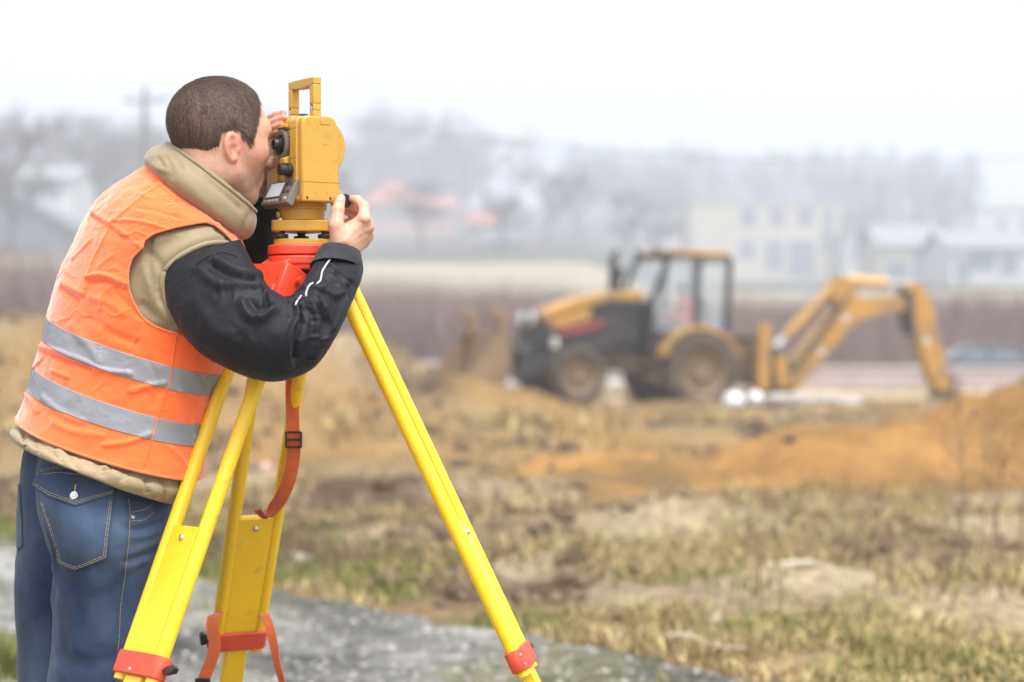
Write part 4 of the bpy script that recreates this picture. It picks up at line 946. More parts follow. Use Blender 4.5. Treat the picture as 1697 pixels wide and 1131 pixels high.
# ---- body: one implicit surface -------------------------------------------------
hf = np.array([.82, .572, 0]); hf /= np.linalg.norm(hf); hl = np.array([-hf[1], hf[0], 0]); hu = np.array([0, 0, 1.])
pit, roll = R(3), R(3)
f2 = hf * math.cos(pit) + hu * math.sin(pit); u2 = -hf * math.sin(pit) + hu * math.cos(pit)
l2 = hl * math.cos(roll) + u2 * math.sin(roll); u2 = np.cross(f2, l2)
HM = np.column_stack([f2, l2, u2]); HC = P(356, 243, 3.655)
skull = Body()
skull.ell((.006, 0, .045), (.0915, .072, .0795), k=.01).ell((.040, 0, -.012), (.056, .060, .080), k=.03)
skull.ell((.018, 0, .012), (.07, .071, .06), k=.03)
for s_ in (-1, 1):
    skull.cone((.002, s_ * .051, -.046), (.054, s_ * .015, -.090), .018, .0145, k=.022).ell((.056, s_ * .043, -.014), (.026, .022, .020), k=.022)
    skull.cone((-.005, s_ * .056, -.01), (.002, s_ * .052, -.05), .018, .019, k=.02)
skull.cone((.063, -.009, -.092), (.063, .009, -.092), .0165, .0165, k=.02).cone((.082, -.030, .030), (.082, .030, .030), .014, .014, k=.022)
head = Body(); head.p = list(skull.p)
head.cone((.095, 0, .020), (.117, 0, -.026), .007, .011, k=.012)
for s_ in (-1, 1): head.ell((.104, s_ * .011, -.032), (.011, .008, .008), k=.007)
head.cone((.084, -.016, -.058), (.084, .016, -.058), .008, .008, k=.010).cone((.079, -.014, -.070), (.079, .014, -.070), .0085, .0085, k=.010)
head.ell((.0942, 0, -.0642), (.014, .021, .0016), k=.003, op=-1)
for s_ in (-1, 1):
    head.ell((.099, s_ * .032, .008), (.015, .016, .012), k=.014, op=-1); head.ell((.080, s_ * .032, .007), (.0135, .0145, .0125), k=.004)
    head.ell((.0945, s_ * .032, .0045), (.006, .013, .0010), k=.002, op=-1); head.ell((.088, s_ * .032, .026), (.006, .017, .0035), k=.006)
# ears
for s_ in (-1, 1):
    q = .75; ear = [(.006, .000), (.010, .016), (.003, .029), (-.011, .030), (-.020, .016), (-.020, -.002), (-.015, -.017), (-.006, -.029), (.003, -.028)]
    fy = lambda x: s_ * (.0735 + .24 * (.010 - x)); cs = cr(np.array(ear), np.linspace(0, 8, 22))
    head.chain([(x * q - .002, fy(x * q), z * q - .004) for x, z in cs], [.0036 + .0008 * (i > 17) for i in range(22)], k=.003)
    an = math.atan(.24); Me = np.column_stack([(math.cos(an), -s_ * math.sin(an), 0), (s_ * math.sin(an), math.cos(an), 0), (0, 0, 1)])
    head.ell((-.007, fy(-.006) - s_ * .0035, -.003), (.0135, .0036, .0225), Me, k=.004)
    head.ell((-.001, fy(-.002) + s_ * .004, -.008), (.0070, .0085, .0105), Me, k=.003, op=-1)
    head.chain([(-.0095, fy(-.009) + s_ * .0012, .012), (-.0115, fy(-.011) + s_ * .002, .0), (-.0070, fy(-.006) + s_ * .0018, -.014)], [.0028, .003, .0026], k=.003)
    head.ell((.0075, fy(.006) + s_ * .001, -.009), (.0035, .0036, .0052), k=.003); head.ell((-.001, fy(-.002) + s_ * .0005, -.0245), (.0058, .0038, .006), k=.004)
headw = head.moved(HM, HC)
body = Body(); body.p = list(headw.p)
body.cone(HM @ np.array([-.022, 0, -.045]) + HC, P(318, 345, 3.67), .054, .062, k=.03)
body.cone(P(318, 345, 3.67), P(270, 470, 3.69), .07, .115, k=.04).cone(P(270, 470, 3.69), P(185, 700, 3.66), .115, .115, k=.05).cone(P(185, 700, 3.66), P(165, 830, 3.65), .10, .08, k=.05)
Sh, El, Wr = P(318, 440, 3.58), P(470, 566, 3.475), P(567, 418, 3.632)
body.cone(P(285, 420, 3.66), Sh, .06, .052, k=.04).cone(Sh, El, .050, .042, k=.03).cone(El, P(529, 510, 3.52), .042, .036, k=.02).cone(P(529, 510, 3.52), Wr, .034, .0245, k=.01)
LS, LE, LW = P(255, 412, 3.76), P(372, 480, 3.845), P(441, 318, 3.80)
body.cone(P(270, 420, 3.70), LS, .06, .052, k=.04).cone(LS, LE, .050, .040, k=.03).cone(LE, LW, .040, .027, k=.02)
for hip, kn, an in ((P(185, 900, 3.60), P(165, 1330, 3.62), P(150, 1660, 3.64)), (P(105, 900, 3.72), P(98, 1330, 3.73), P(100, 1640, 3.74))):
    body.cone(P(160, 830, 3.65), hip, .07, .055, k=.02).cone(hip, kn, .055, .045, k=.02).cone(kn, an, .05, .035, k=.03)
# right hand, closed on the tangent knob
pw_ = P(571, 408, 3.632)
body.cone(Wr, pw_, .0245, .026, k=.012)
mcp = [P(603, 364, 3.622), P(609, 377, 3.640), P(609, 391, 3.658), P(603, 402, 3.672)]
for i_, (m_, r_) in enumerate(zip(mcp, (.0125, .0125, .0118, .0105))): body.cone(pw_ + (mcp[i_] - pw_) * .25, m_, .021, r_, k=.012)
body.cone(P(566, 392, 3.622), P(596, 376, 3.632), .019, .014, k=.014)
def finger(pts, rad): body.chain([P(*q) for q in pts], rad, k=.0045)
finger([(603, 364, 3.622), (603.5, 343, 3.640), (592, 332, 3.652), (584, 330, 3.660)], [.0118, .0096, .0086, .0076])
finger([(609, 377, 3.640), (601, 352, 3.668), (586, 343, 3.676), (574, 341, 3.674)], [.0115, .0096, .0086, .0076])
finger([(609, 391, 3.658), (597, 364, 3.690), (583, 354, 3.694), (572, 350, 3.690)], [.0110, .0092, .0083, .0074])
finger([(603, 402, 3.672), (593, 376, 3.704), (582, 369, 3.706), (575, 367, 3.702)], [.0100, .0082, .0074, .0066])
finger([(564, 398, 3.612), (557, 374, 3.606), (560, 349, 3.612), (564.5, 330, 3.622)], [.0190, .0135, .0112, .0092])
body.ell(P(604, 363, 3.612), (.008, .008, .008), k=.008).ell(P(611, 377, 3.632), (.0075, .0075, .0075), k=.008)
# left hand, laid round the far side of the instrument
pl_ = P(438, 270, 3.785); body.cone(LW, pl_, .027, .028, k=.015)
lm = [P(430, 222, 3.782), P(429, 231, 3.786), P(429, 241, 3.788), P(430, 251, 3.788)]
for m_ in lm: body.cone(pl_, m_, .022, .0112, k=.014)
def finger2(pts, rad): body.chain([P(*q) for q in pts], rad, k=.002)
finger2([(430, 222, 3.782), (446, 197, 3.745), (458, 190, 3.715), (470, 187, 3.690)], [.0105, .0080, .0070, .0058])
finger2([(429, 231, 3.786), (446, 207, 3.738), (459, 200, 3.706), (472, 195.5, 3.676)], [.0105, .0080, .0070, .0058])
finger2([(429, 241, 3.788), (446, 218, 3.735), (457, 211, 3.704), (468, 206.5, 3.678)], [.0105, .0080, .0068, .0056])
finger2([(430, 251, 3.788), (445, 231, 3.745), (453, 224, 3.715), (460, 219, 3.695)], [.0095, .0076, .0066, .0056])
finger2([(441, 294, 3.778), (449, 281, 3.745), (456, 271, 3.715), (464, 262, 3.692)], [.0185, .0135, .0108, .0085])
BV, BF = body.mesh(.0030); BV = relax(BV, BF, 2, .4)
hlc = (BV - HC) @ HM                      # skin tone: ears, cheeks and knuckles redder, shaved jaw greyer
tone = np.tile(np.array([.62, .365, .265]), (len(BV), 1)) * (1 + .10 * fbm(BV * 45, 4, 61))[:, None]
def tint(c, w): globals()['tone'] = tone * (1 - w[:, None]) + np.array(c) * w[:, None]
ishead = sstep(.19, .15, np.linalg.norm(hlc, axis=1))
tint((.62, .24, .18), .75 * ishead * sstep(.068, .080, np.abs(hlc[:, 1])) * (np.abs(hlc[:, 0] + .004) < .03))
tint((.64, .29, .22), .55 * ishead * np.exp(-((hlc[:, 0] - .055) / .028) ** 2 - ((hlc[:, 2] + .018) / .026) ** 2))
tint((.36, .235, .19), ishead * sstep(-.040, -.062, hlc[:, 2] + .10 * np.minimum(hlc[:, 0] - .03, 0)) * sstep(-.03, .0, hlc[:, 0]) * (.42 + .2 * fbm(BV * 300, 2, 63)))
tint((.58, .26, .21), .7 * ishead * sstep(.075, .082, hlc[:, 0]) * np.exp(-((hlc[:, 2] + .064) / .010) ** 2) * (np.abs(hlc[:, 1]) < .024))
tint((.42, .26, .20), .5 * ishead * sstep(.0, -.05, hlc[:, 0]) * sstep(-.01, -.06, hlc[:, 2]))
for q_ in mcp + [P(603.5, 343, 3.64), P(601, 352, 3.668), P(557, 374, 3.606), P(560, 349, 3.612)]: tint((.66, .27, .20), .55 * np.exp(-(np.linalg.norm(BV - q_, axis=1) / .012) ** 2))
for q_ in [P(584, 330, 3.66), P(564, 330, 3.622), P(470, 187, 3.69), P(472, 195, 3.676), P(468, 206, 3.678), P(464, 262, 3.692)]: tint((.68, .27, .21), .6 * np.exp(-(np.linalg.norm(BV - q_, axis=1) / .014) ** 2))
tint((.60, .25, .18), .35 * np.exp(-(np.linalg.norm(BV - P(448, 285, 3.76), axis=1) / .035) ** 2))
BF = orient(BV, BF); bodyt = bvh(BV, BF)
BV = folds(BV, BF, [([(553, 350), (560, 347), (567, 350)], -.0010, .0022), ([(552, 353), (560, 351), (567, 354)], -.0007, .0020), ([(597, 338), (603, 344), (610, 348)], -.0008, .002), ([(596, 368), (604, 371), (612, 368)], -.0010, .003), ([(600, 384), (607, 388), (614, 385)], -.0010, .003),
      ([(572, 400), (585, 385), (598, 372)], .0010, .0035), ([(577, 404), (592, 392), (605, 384)], .0009, .003), ([(580, 408), (595, 400), (607, 394)], .0008, .003), ([(570, 378), (580, 371), (586, 370)], -.0008, .003)], bodyt)
ob = np_mesh('body', BV, BF, M_skin, man, True, None, True, np.clip(tone, .02, 1))
M_nail = mat('finger nail', (.60, .365, .285), .4)
for poly in ([(560.5, 327), (562, 322.5), (566, 322), (569, 325), (568, 332), (564, 334), (560.5, 332)],):
    V, F = patch(bodyt, poly, .0006, 1.2)
    if len(F): o = np_mesh('thumbnail', V, F, M_nail, ob, True, None, True); solid(o, .0006, -1)
# nails of the thumb and first finger
# ---- hair: cap plus single short hairs -----------------------------------------
def streak(p, f=1.0):
    q = p - np.array([-.045, .008, .10]); az = np.arctan2(q[:, 1], q[:, 0]); r_ = np.linalg.norm(q, axis=1)
    return fbm(np.stack([np.cos(az) * 9 * f, np.sin(az) * 9 * f, r_ * 22 + 2 * az], -1), 3, 91) + .6 * fbm(np.stack([np.cos(az) * 24 * f, np.sin(az) * 24 * f, r_ * 45], -1), 2, 92)
cap_ = Body(); cap_.p = [q for q in skull.p]
HV, HF = cap_.mesh(.004, .0030); HF = orient(HV, HF); HV = relax(HV, HF, 2, .5)
hl_x = [-.13, -.085, -.060, -.037, -.024, -.012, .004, .010, .018, .026, .033, .0385, .0405, .047, .058, .068, .080, .11]; hl_z = [-.086, -.074, -.043, -.013, .014, .030, .032, .027, .015, .006, .003, .006, .024, .042, .062, .082, .088, .09]
def hair_s(V): return V[:, 2] - np.interp(V[:, 0], hl_x, hl_z) + .005 * fbm(V * 160, 3, 3)
HV = HV + vnormals(HV, HF) * (.0010 * fbm(HV * 40, 3, 5) + .0006 * streak(HV))[:, None]
hs_ = hair_s(HV); HV = HV - vnormals(HV, HF) * (.0024 * (1 - sstep(.0, .018, hs_)))[:, None]
HV0, HF0 = HV, HF; HV, HF = clip_mesh(HV0, HF0, hs_ - .0025 - .025 * np.exp(-((HV0[:, 0] - .032) / .014) ** 2 - ((HV0[:, 2] + .0) / .016) ** 2)); EV, EF = clip_mesh(HV0, HF0, hs_ + .010)
HN = vnormals(EV, EF); T = EV[EF]; ar = np.linalg.norm(np.cross(T[:, 1] - T[:, 0], T[:, 2] - T[:, 0]), axis=1)
g = np.random.default_rng(17); n = 48000; fi = g.choice(len(EF), n, p=ar / ar.sum()); w = g.dirichlet((1, 1, 1), n)
p0 = (EV[EF[fi]] * w[..., None]).sum(1); kp = (g.random(n) < sstep(-.010, .006, hair_s(p0)) ** 1.5) & ~((p0[:, 0] > -.026) & (p0[:, 0] < .013) & (p0[:, 2] < .031)) & ((g.random(n) < .55) | (p0[:, 0] < .018) | (p0[:, 2] > .022)); fi, p0 = fi[kp], p0[kp]; n = len(p0); nn = HN[EF[fi]].mean(1); nn /= np.linalg.norm(nn, axis=1, keepdims=True)
flow = p0 - np.array([-.062, .012, .150]); flow[:, 2] -= .05 * (p0[:, 0] < .03); flow += .011 * g.standard_normal(flow.shape) + .006 * np.stack([fbm(p0 * 45 + 9, 2, 8), fbm(p0 * 45 + 31, 2, 9), fbm(p0 * 45 + 50, 2, 10)], -1)
flow -= nn * (flow * nn).sum(1, keepdims=True); flow /= np.linalg.norm(flow, axis=1, keepdims=True) + 1e-9
ln = (.007 + .008 * g.random(n) * sstep(-.03, .05, p0[:, 2]))[:, None]; side = np.cross(nn, flow); wd_ = (.00036 + .00028 * g.random(n))[:, None]
a_ = p0 - nn * .001; b_ = p0 + flow * ln * .55 + nn * ln * (.08 + .14 * g.random((n, 1))); c_ = p0 + flow * ln + nn * ln * (.02 + .22 * g.random((n, 1)))
SV = np.stack([a_ - side * wd_, a_ + side * wd_, b_ + side * wd_ * .8, b_ - side * wd_ * .8, c_], 1).reshape(-1, 3); i5 = 5 * np.arange(n)[:, None]
SF = np.vstack([i5 + np.array([[0, 1, 2]]), i5 + np.array([[0, 2, 3]]), i5 + np.array([[3, 2, 4]])])
hc = np.array([.098, .062, .043]); htone = (.72 + .6 * g.random(n)) * (1 + .45 * streak(p0)) * (1 + .2 * fbm(p0 * 20, 2, 12)); htone *= 1 + .5 * sstep(-.005, -.04, p0[:, 2]) 
colh = np.vstack([np.tile(hc * .8, (len(HV), 1)), np.repeat(hc[None] * htone[:, None], 5, 0)])
allV = np.vstack([HV, SV]) @ HM.T + HC; allF = np.vstack([HF, SF + len(HV)])
np_mesh('hair', allV, allF, M_hairc, man, True, None, True, np.clip(colh, .005, 1))
# eyebrows
eb = []
for k in range(260):
    s_ = -1 if k % 2 else 1; t = g.random(); x = .097 - .012 * t; y = s_ * (.016 + .030 * t); z = .030 + .004 * math.sin(t * 2.6) + .003 * g.standard_normal()
    q = np.array([x, y, z]); d = np.array([-.35, s_ * .9, .25 + .2 * g.standard_normal()]) * .007; e = np.array([0, 0, .0004]); eb += [q - e, q + e, q + d]
np_mesh('eyebrows', np.array(eb) @ HM.T + HC, np.arange(len(eb)).reshape(-1, 3), M_hairc, man, False, None, True, np.tile(hc * .7, (len(eb), 1)))

# ---- trousers ------------------------------------------------------------------
RL = [(70, 705, 290, 780, 3.645, .105, 8, .1), (63, 760, 288, 830, 3.642, .122, 10, .1), (62, 830, 290, 866, 3.635, .142, 8, .1), (75, 890, 283, 905, 3.63, .138, 4, .1), (91, 935, 277, 942, 3.63, .125, 0, .1), (90, 1000, 268, 1002, 3.63, .112, 0, .1),
      (84, 1080, 258, 1080, 3.63, .105, 0, .1), (76, 1200, 244, 1200, 3.635, .094, 0, .1), (78, 1400, 226, 1400, 3.645, .08, 0, .1), (84, 1540, 218, 1540, 3.655, .07, 0, .1), (78, 1630, 226, 1630, 3.655, .072, 0, .1)]
LL = [(50, 715, 205, 775, 3.73, .10, 8, .1), (38, 760, 200, 812, 3.735, .12, 8, .1), (30, 850, 190, 870, 3.74, .125, 4, .1), (27, 930, 180, 935, 3.745, .12, 0, .1), (28, 1000, 172, 1000, 3.745, .11, 0, .1), (30, 1131, 165, 1131, 3.745, .1, 0, .1),
      (36, 1300, 155, 1300, 3.745, .082, 0, .1), (42, 1520, 158, 1520, 3.745, .07, 0, .1), (38, 1600, 164, 1600, 3.745, .072, 0, .1)]
jf = [([(95, 960), (120, 1010), (128, 1075)], .005, .012), ([(205, 870), (222, 880), (240, 876)], -.004, .006), ([(226, 875), (250, 870), (268, 862)], -.004, .006), ([(210, 930), (232, 922), (258, 912)], -.004, .007), ([(150, 955), (165, 1000), (168, 1060)], .004, .012), ([(100, 1085), (140, 1100), (185, 1090)], -.004, .012), ([(95, 1110), (120, 1131)], .004, .01), ([(190, 815), (206, 850), (204, 900)], .003, .008), ([(222, 868), (240, 862), (262, 855)], .004, .008), ([(224, 890), (245, 886), (264, 878)], .004, .008), ([(222, 915), (245, 905), (262, 900)], .0035, .008), ([(215, 940), (240, 930)], .003, .008),
      ([(95, 935), (88, 985), (84, 1060)], .004, .015), ([(110, 960), (150, 990), (190, 975)], -.003, .014), ([(100, 1000), (130, 1060), (140, 1131)], .004, .02), ([(175, 980), (170, 1060), (165, 1131)], .005, .022), ([(205, 960), (200, 1050), (192, 1131)], -.004, .012),
      ([(80, 860), (92, 900), (98, 940)], -.005, .010), ([(75, 870), (86, 905), (92, 940)], .004, .008)]
JV, JF = garment(RL, 96, 150, 2.15, jf, (.006, 11), 3); n1_ = len(JV)
KV, KF = garment(LL, 80, 130, 2.15, [([(60, 900), (62, 1000), (58, 1131)], .004, .02), ([(40, 930), (75, 970), (88, 990)], .004, .012)], (.006, 11), 4)
jv = np.vstack([JV, KV]); jf_ = np.vstack([JF, KF + n1_]); jt = bvh(jv, jf_)
je = np_mesh('jeans', jv, jf_, M_denim, man, True, None, True)
def patchobj(name, tree, poly, off, m, parent, step=3.0, th=.0014):
    V, F = patch(tree, poly, off, step); F = F if len(F) else F
    o = np_mesh(name, V, F, m, parent, True, None, True); solid(o, th, -1); return o
def stitch(mb, tree, pl, off, r=.00048, smooth=True, dash=5.0):
    q = on_surface(tree, pl, off, 1.2, smooth)
    if len(q) > 3:
        for k in range(0, len(q) - 3, 7): mb.tube(q[k:k + 7], r, 4)
pocket = [(72, 812), (69, 834), (78, 864), (89, 895), (98, 933), (127, 946), (178, 925), (182, 878), (188, 822), (127, 830)]
po = patchobj('back_pocket', jt, pocket, .0040, M_denim, je)
flap = [(66, 788), (59, 804), (84, 824), (127, 841), (189, 821), (190, 804), (158, 789), (104, 782), (78, 784)]
fl = patchobj('pocket_flap', jt, flap, .0066, M_denim, je, th=.002)
patchobj('back_pocket', jt, [(28, 788), (33, 790), (38, 868), (39, 905), (29, 913)], .0022, M_denim, je)
sm = MB()
for pl in ([(72, 834), (80, 862), (92, 895), (101, 931), (127, 942.5), (175, 922), (179, 878), (185, 830)], [(74, 834), (83, 862), (95, 895), (104, 929), (127, 939), (172, 920), (176, 878), (182, 830)]): stitch(sm, jt, pl, .0046, smooth=False)
for pl in ([(62, 804), (85, 821), (127, 837.5), (187, 818.5)], [(65, 803), (87, 818), (127, 834), (187, 815.5)], [(76, 787), (104, 785), (150, 790)]): stitch(sm, jt, pl, .0072, smooth=False)
for pl in ([(67, 779), (111, 773), (153, 784), (185, 800)], [(67, 782), (111, 776), (153, 787)], [(64, 755), (61, 778), (60, 800)], [(212, 826), (215, 850), (213, 893), (208, 947), (200, 1004), (197, 1057), (191, 1125)], [(218, 850), (238, 845), (250, 838), (254, 829)],
           [(218, 864), (238, 862), (254, 850)], [(29, 911), (38, 903), (36.5, 868)], [(30, 853), (37, 862)], [(30, 857), (37, 866)], [(34, 790), (33, 850)]): stitch(sm, jt, pl, .0012)
sm.build('stitching', M_stitch, je, True, None, True)['kind'] = 'stuff'
se = MB(); q = on_surface(jt, [(209, 824), (212, 850), (210, 893), (205, 947), (197, 1004), (194, 1057), (188, 1131)], .0002, 4); se.tube(q, .0016, 6)
q = on_surface(jt, [(216, 849), (238, 843), (251, 836), (256, 827)], .0004, 3); se.tube(q, .0018, 6); se.build('side_seam', M_denim, je, True, None, True)
h_, n_ = hit(jt, 126, 824); MB().lathe([(0, .0082), (.0022, .0082), (.0036, .0070), (.0034, .0040), (.0044, .0034), (.0046, .001)], h_ + n_ * .0068, n_, 20).build('button', M_steel, je, True, 40, True)
h_, n_ = hit(jt, 220, 857); MB().lathe([(0, .0046), (.0016, .0042), (.0018, .0022), (.0026, .0020), (.0028, .0005)], h_ + n_ * .0005, n_, 16).build('rivet', M_steel, je, True, 40, True)
bh = MB(); q = on_surface(jt, [(128.5, 805), (126.5, 818)], .0076, 1.5); bh.tube(q, .0011, 6); bh.build('buttonhole', mat('yellow thread', (.62, .45, .05), .7), je, True, None, True)

# shoes
for (ax, ay) in ((P(150, 0, 3.645)[0], 3.645), (P(100, 0, 3.742)[0], 3.742)):
    sb = Body(); f3 = np.array([.88, .47, 0]); c = np.array([ax, ay, 0])
    sb.cone(c + (0, 0, .10), c + (0, 0, .05), .052, .048, k=.03).cone(c - f3 * .035 + (0, 0, .045), c + f3 * .14 + (0, 0, .036), .042, .034, k=.03).cone(c + f3 * .12 + (0, 0, .03), c + f3 * .165 + (0, 0, .028), .036, .028, k=.02)
    V, F = sb.mesh(.008); V[:, 2] = np.maximum(V[:, 2], .004); np_mesh('shoe', V, orient(V, F), mat('brown leather', (.06, .04, .025), .5), man, True, None, True)

# ---- beige padded vest ---------------------------------------------------------
TR = [(22, 696, 342, 787, 3.66, .158, 12, .22), (43, 646, 347, 732, 3.665, .156, 12, .22), (51, 606, 352, 697, 3.668, .155, 12, .22), (66, 560, 362, 650, 3.672, .156, 12, .22), (73, 524, 376, 616, 3.675, .160, 12, .24), (88, 470, 394, 566, 3.68, .168, 10, .26),
      (106, 420, 408, 512, 3.685, .175, 8, .28), (130, 368, 414, 462, 3.688, .178, 2, .30), (166, 322, 411, 428, 3.69, .168, -4, .30), (208, 291, 404, 402, 3.69, .140, -6, .26), (246, 273, 395, 388, 3.685, .100, -2, .1)]
BR = [(48, 728, 284, 812, 3.648, .145, -14, .2), (36, 740, 287, 834, 3.648, .164, -14, .2), (20, 730, 302, 834, 3.650, .178, -12, .2), (14, 712, 322, 815, 3.655, .176, -4, .2)] + [(r[0] + 10, r[1] + 4, r[2] - 12, r[3] + 2, r[4], r[5] - .012, r[6], r[7]) for r in TR]
bl = []
hr_ = random.Random(9)
for k, (x, y) in enumerate([(40, 740), (60, 742), (98, 756), (124, 764), (172, 778), (205, 790), (243, 806), (268, 820)]): q_ = hr_.uniform(8, 36); bl.append(([(x, y + 8), (x + hr_.uniform(-4, 8), y - q_ * .4), (x + hr_.uniform(-6, 22), y - q_)], -hr_.uniform(.003, .009), hr_.uniform(.004, .008)))
bl += [([(70, 735), (88, 742)], .006, .010), ([(120, 760), (150, 772)], .007, .012), ([(185, 785), (215, 800)], .008, .012), ([(232, 805), (262, 815)], .006, .010), ([(26, 715), (34, 730)], .004, .01)]
# puffs and creases round the near armhole
bl += [([(372, 392), (345, 396), (316, 405), (290, 420), (270, 440), (260, 466), (263, 495), (274, 525)], .012, .016), ([(250, 398), (245, 415), (246, 428), (250, 450), (258, 478), (268, 500)], -.005, .006), ([(246, 415), (262, 432), (272, 447)], -.006, .005), ([(238, 440), (250, 470), (266, 505), (290, 545)], .004, .010),
       ([(235, 505), (255, 520), (285, 540)], -.005, .006), ([(262, 398), (300, 388), (345, 380)], .005, .010), ([(355, 388), (370, 398), (380, 410)], -.005, .006)]
GV_, GF_ = garment(BR, 160, 170, 2.2, bl, (.003, 9), 7)
def far_arm(V): return np.linalg.norm(V - LS, axis=1) - .105
near_side = lambda V, F: (vnormals(V, F) * (V - np.array([0, 0, CAMZ]))).sum(1) < 0
GV2, GF2 = clip_mesh(GV_, GF_, np.where(near_side(GV_, GF_), 1.0, far_arm(GV_)))
bt = bvh(GV_, GF_)
bv = np_mesh('padded_vest', GV2, GF2, M_beige, man, True, None, True); solid(bv, .004)
edge = [(394, 418), (380, 407), (366, 402), (341, 404), (317, 413), (292, 428), (276, 445), (269, 465), (272, 490), (281, 515), (296, 537), (312, 553)]
q = on_surface(bt, edge, .004, 4); MB().tube(q, .0050, 10).build('armhole_binding', M_beige, bv, True, None, True)
# collar
cb0 = np.array([(244, 276, 398, 397, 3.672, .102, -4, .1)]); ct0 = np.array([(283, 238, 421, 345, 3.672, .088, -8, .1)])
prof = [(-.06, -.004), (0, .004), (.12, .013), (.30, .018), (.50, .019), (.70, .015), (.84, .010), (.885, .0065), (.92, .0085), (.97, .0080), (1.0, .004), (1.0, -.004), (.95, -.009), (.6, -.012), (.2, -.012), (-.05, -.010)]
nu = 110; A0 = px_loft(np.vstack([cb0, cb0]), nu, 2, 2.0)[0]; A1 = px_loft(np.vstack([ct0, ct0]), nu, 2, 2.0)[0]
prof_d = cr(np.array(prof), np.linspace(0, len(prof) - 1, 60)); CV = []
axis = A1.mean(0) - A0.mean(0); axis /= np.linalg.norm(axis)
for t, o in prof_d:
    ring = A0 + (A1 - A0) * t; c = ring.mean(0); rad = ring - c; rad -= np.outer(rad @ axis, axis); rad /= np.linalg.norm(rad, axis=1, keepdims=True); CV.append(ring + rad * o)
CV = np.array(CV).reshape(-1, 3); CF = orient(CV, grid_faces(60, nu)); CV = CV + vnormals(CV, CF) * (.0030 * fbm(CV * 16, 3, 15) + .0007 * fbm(CV * 80, 2, 16))[:, None]
CV = folds(CV, CF, [([(262, 262), (270, 275), (268, 288)], -.004, .004), ([(275, 262), (284, 276), (282, 292)], -.004, .004), ([(252, 272), (262, 280), (275, 284)], .004, .004), ([(290, 262), (300, 280)], -.003, .005), ([(300, 300), (350, 345), (385, 375)], .003, .012), ([(320, 275), (360, 312), (398, 345)], -.0035, .007), ([(400, 385), (410, 365), (416, 352)], -.004, .006)])
np_mesh('collar', CV, CF, M_beige, bv, True, None, True)
# scarf-dark jacket collar inside
ic0 = np.array([(272, 268, 408, 380, 3.672, .080, -4, .1)]); ic1 = np.array([(300, 262, 414, 340, 3.672, .068, -6, .1)])
V = px_loft(np.vstack([ic0, ic1]), 60, 8).reshape(-1, 3); o = np_mesh('jacket_collar', V, orient(V, grid_faces(8, 60)), M_jack, man, True, None, True); solid(o, .004)

# ---- orange safety vest --------------------------------------------------------
vf = [([(262, 308), (223, 337), (188, 369), (178, 386), (158, 423), (146, 455), (142, 478)], .0034, .0040), ([(149, 349), (166, 360), (183, 370), (213, 393), (235, 411)], .0040, .0042), ([(152, 356), (166, 367), (180, 376)], -.0035, .005),
      ([(188, 367), (212, 366), (238, 369), (280, 381)], .0034, .0040), ([(146, 460), (160, 456), (178, 458), (210, 471)], .0055, .0055), ([(150, 469), (178, 468), (208, 480)], -.0045, .006), ([(104, 468), (120, 478), (139, 487)], .005, .006), ([(100, 476), (118, 488), (132, 498)], -.004, .006),
      ([(262, 306), (278, 318), (292, 332)], .0035, .004), ([(230, 345), (260, 350), (300, 362)], -.0025, .006), ([(200, 390), (225, 400)], -.003, .005), ([(120, 430), (135, 415), (150, 400)], .003, .006), ([(165, 440), (185, 425)], .0025, .006), ([(228, 322), (250, 330)], .0025, .005),
      ([(170, 490), (166, 512)], .003, .005), ([(150, 492), (185, 505), (205, 520)], .003, .008), ([(190, 480), (212, 505), (240, 530)], -.003, .007),
      ([(54, 569), (99, 584), (139, 599), (173, 614), (215, 619)], .005, .0055), ([(60, 578), (99, 594), (150, 612)], -.004, .006), ([(215, 648), (248, 639), (272, 635)], .004, .006), ([(59, 574), (72, 592), (57, 609)], .004, .0045), ([(87, 614), (100, 620), (114, 626)], .004, .005),
      ([(45, 653), (56, 668), (64, 683)], .0045, .006), ([(173, 738), (213, 733), (248, 720)], .004, .006), ([(149, 525), (185, 552), (223, 569)], -.004, .010), ([(120, 540), (150, 575), (165, 600)], .004, .012), ([(72, 660), (110, 690), (140, 700)], .003, .008), ([(300, 650), (330, 668), (345, 672)], .004, .006),
      ([(280, 740), (300, 760), (310, 775)], .003, .006), ([(248, 600), (262, 640), (255, 670)], -.003, .010), ([(90, 700), (120, 715), (170, 722)], .003, .008), ([(330, 620), (340, 640)], -.004, .005), ([(318, 700), (322, 725)], .004, .006)]
VV, VF = garment(TR, 330, 310, 2.1, [(a, h * 1.0, w * .78) for a, h, w in vf], (.0045, 13), 21)
rg = fbm(VV * np.array([13, 13, 11.]) + 3, 3, 24); VV = VV + vnormals(VV, VF) * (.0020 * np.exp(-(rg / .03) ** 2) * sstep(-.1, .3, fbm(VV * 6, 2, 25)))[:, None]
VV = VV + vnormals(VV, VF) * (.0011 * fbm(VV * 48, 3, 22) + .0016 * np.abs(fbm(VV * np.array([22, 22, 12.]), 3, 23)) + .0010 * np.exp(-(fbm(VV * 46, 3, 26) / .05) ** 2) * sstep(1.2, 1.45, VV[:, 2]))[:, None]
ns = near_side(VV, VF); pv_ = proj(VV)
arm_poly = [(340, 369), (297, 376), (260, 386), (241, 398), (235, 411), (220, 428), (213, 450), (213, 475), (221, 500), (233, 522), (250, 537), (272, 547), (297, 554), (330, 562), (380, 556), (440, 520), (440, 470), (411, 444), (395, 414), (374, 389), (356, 374)]
sd = poly_sd(pv_, arm_poly) / FOC * 3.6
vt = bvh(VV, VF)
V2, F2 = clip_mesh(VV, VF, np.where(ns, sd, far_arm(VV) + .01))
ve = np_mesh('safety_vest', V2, F2, M_vest, man, True, None, True); solid(ve, .0012)
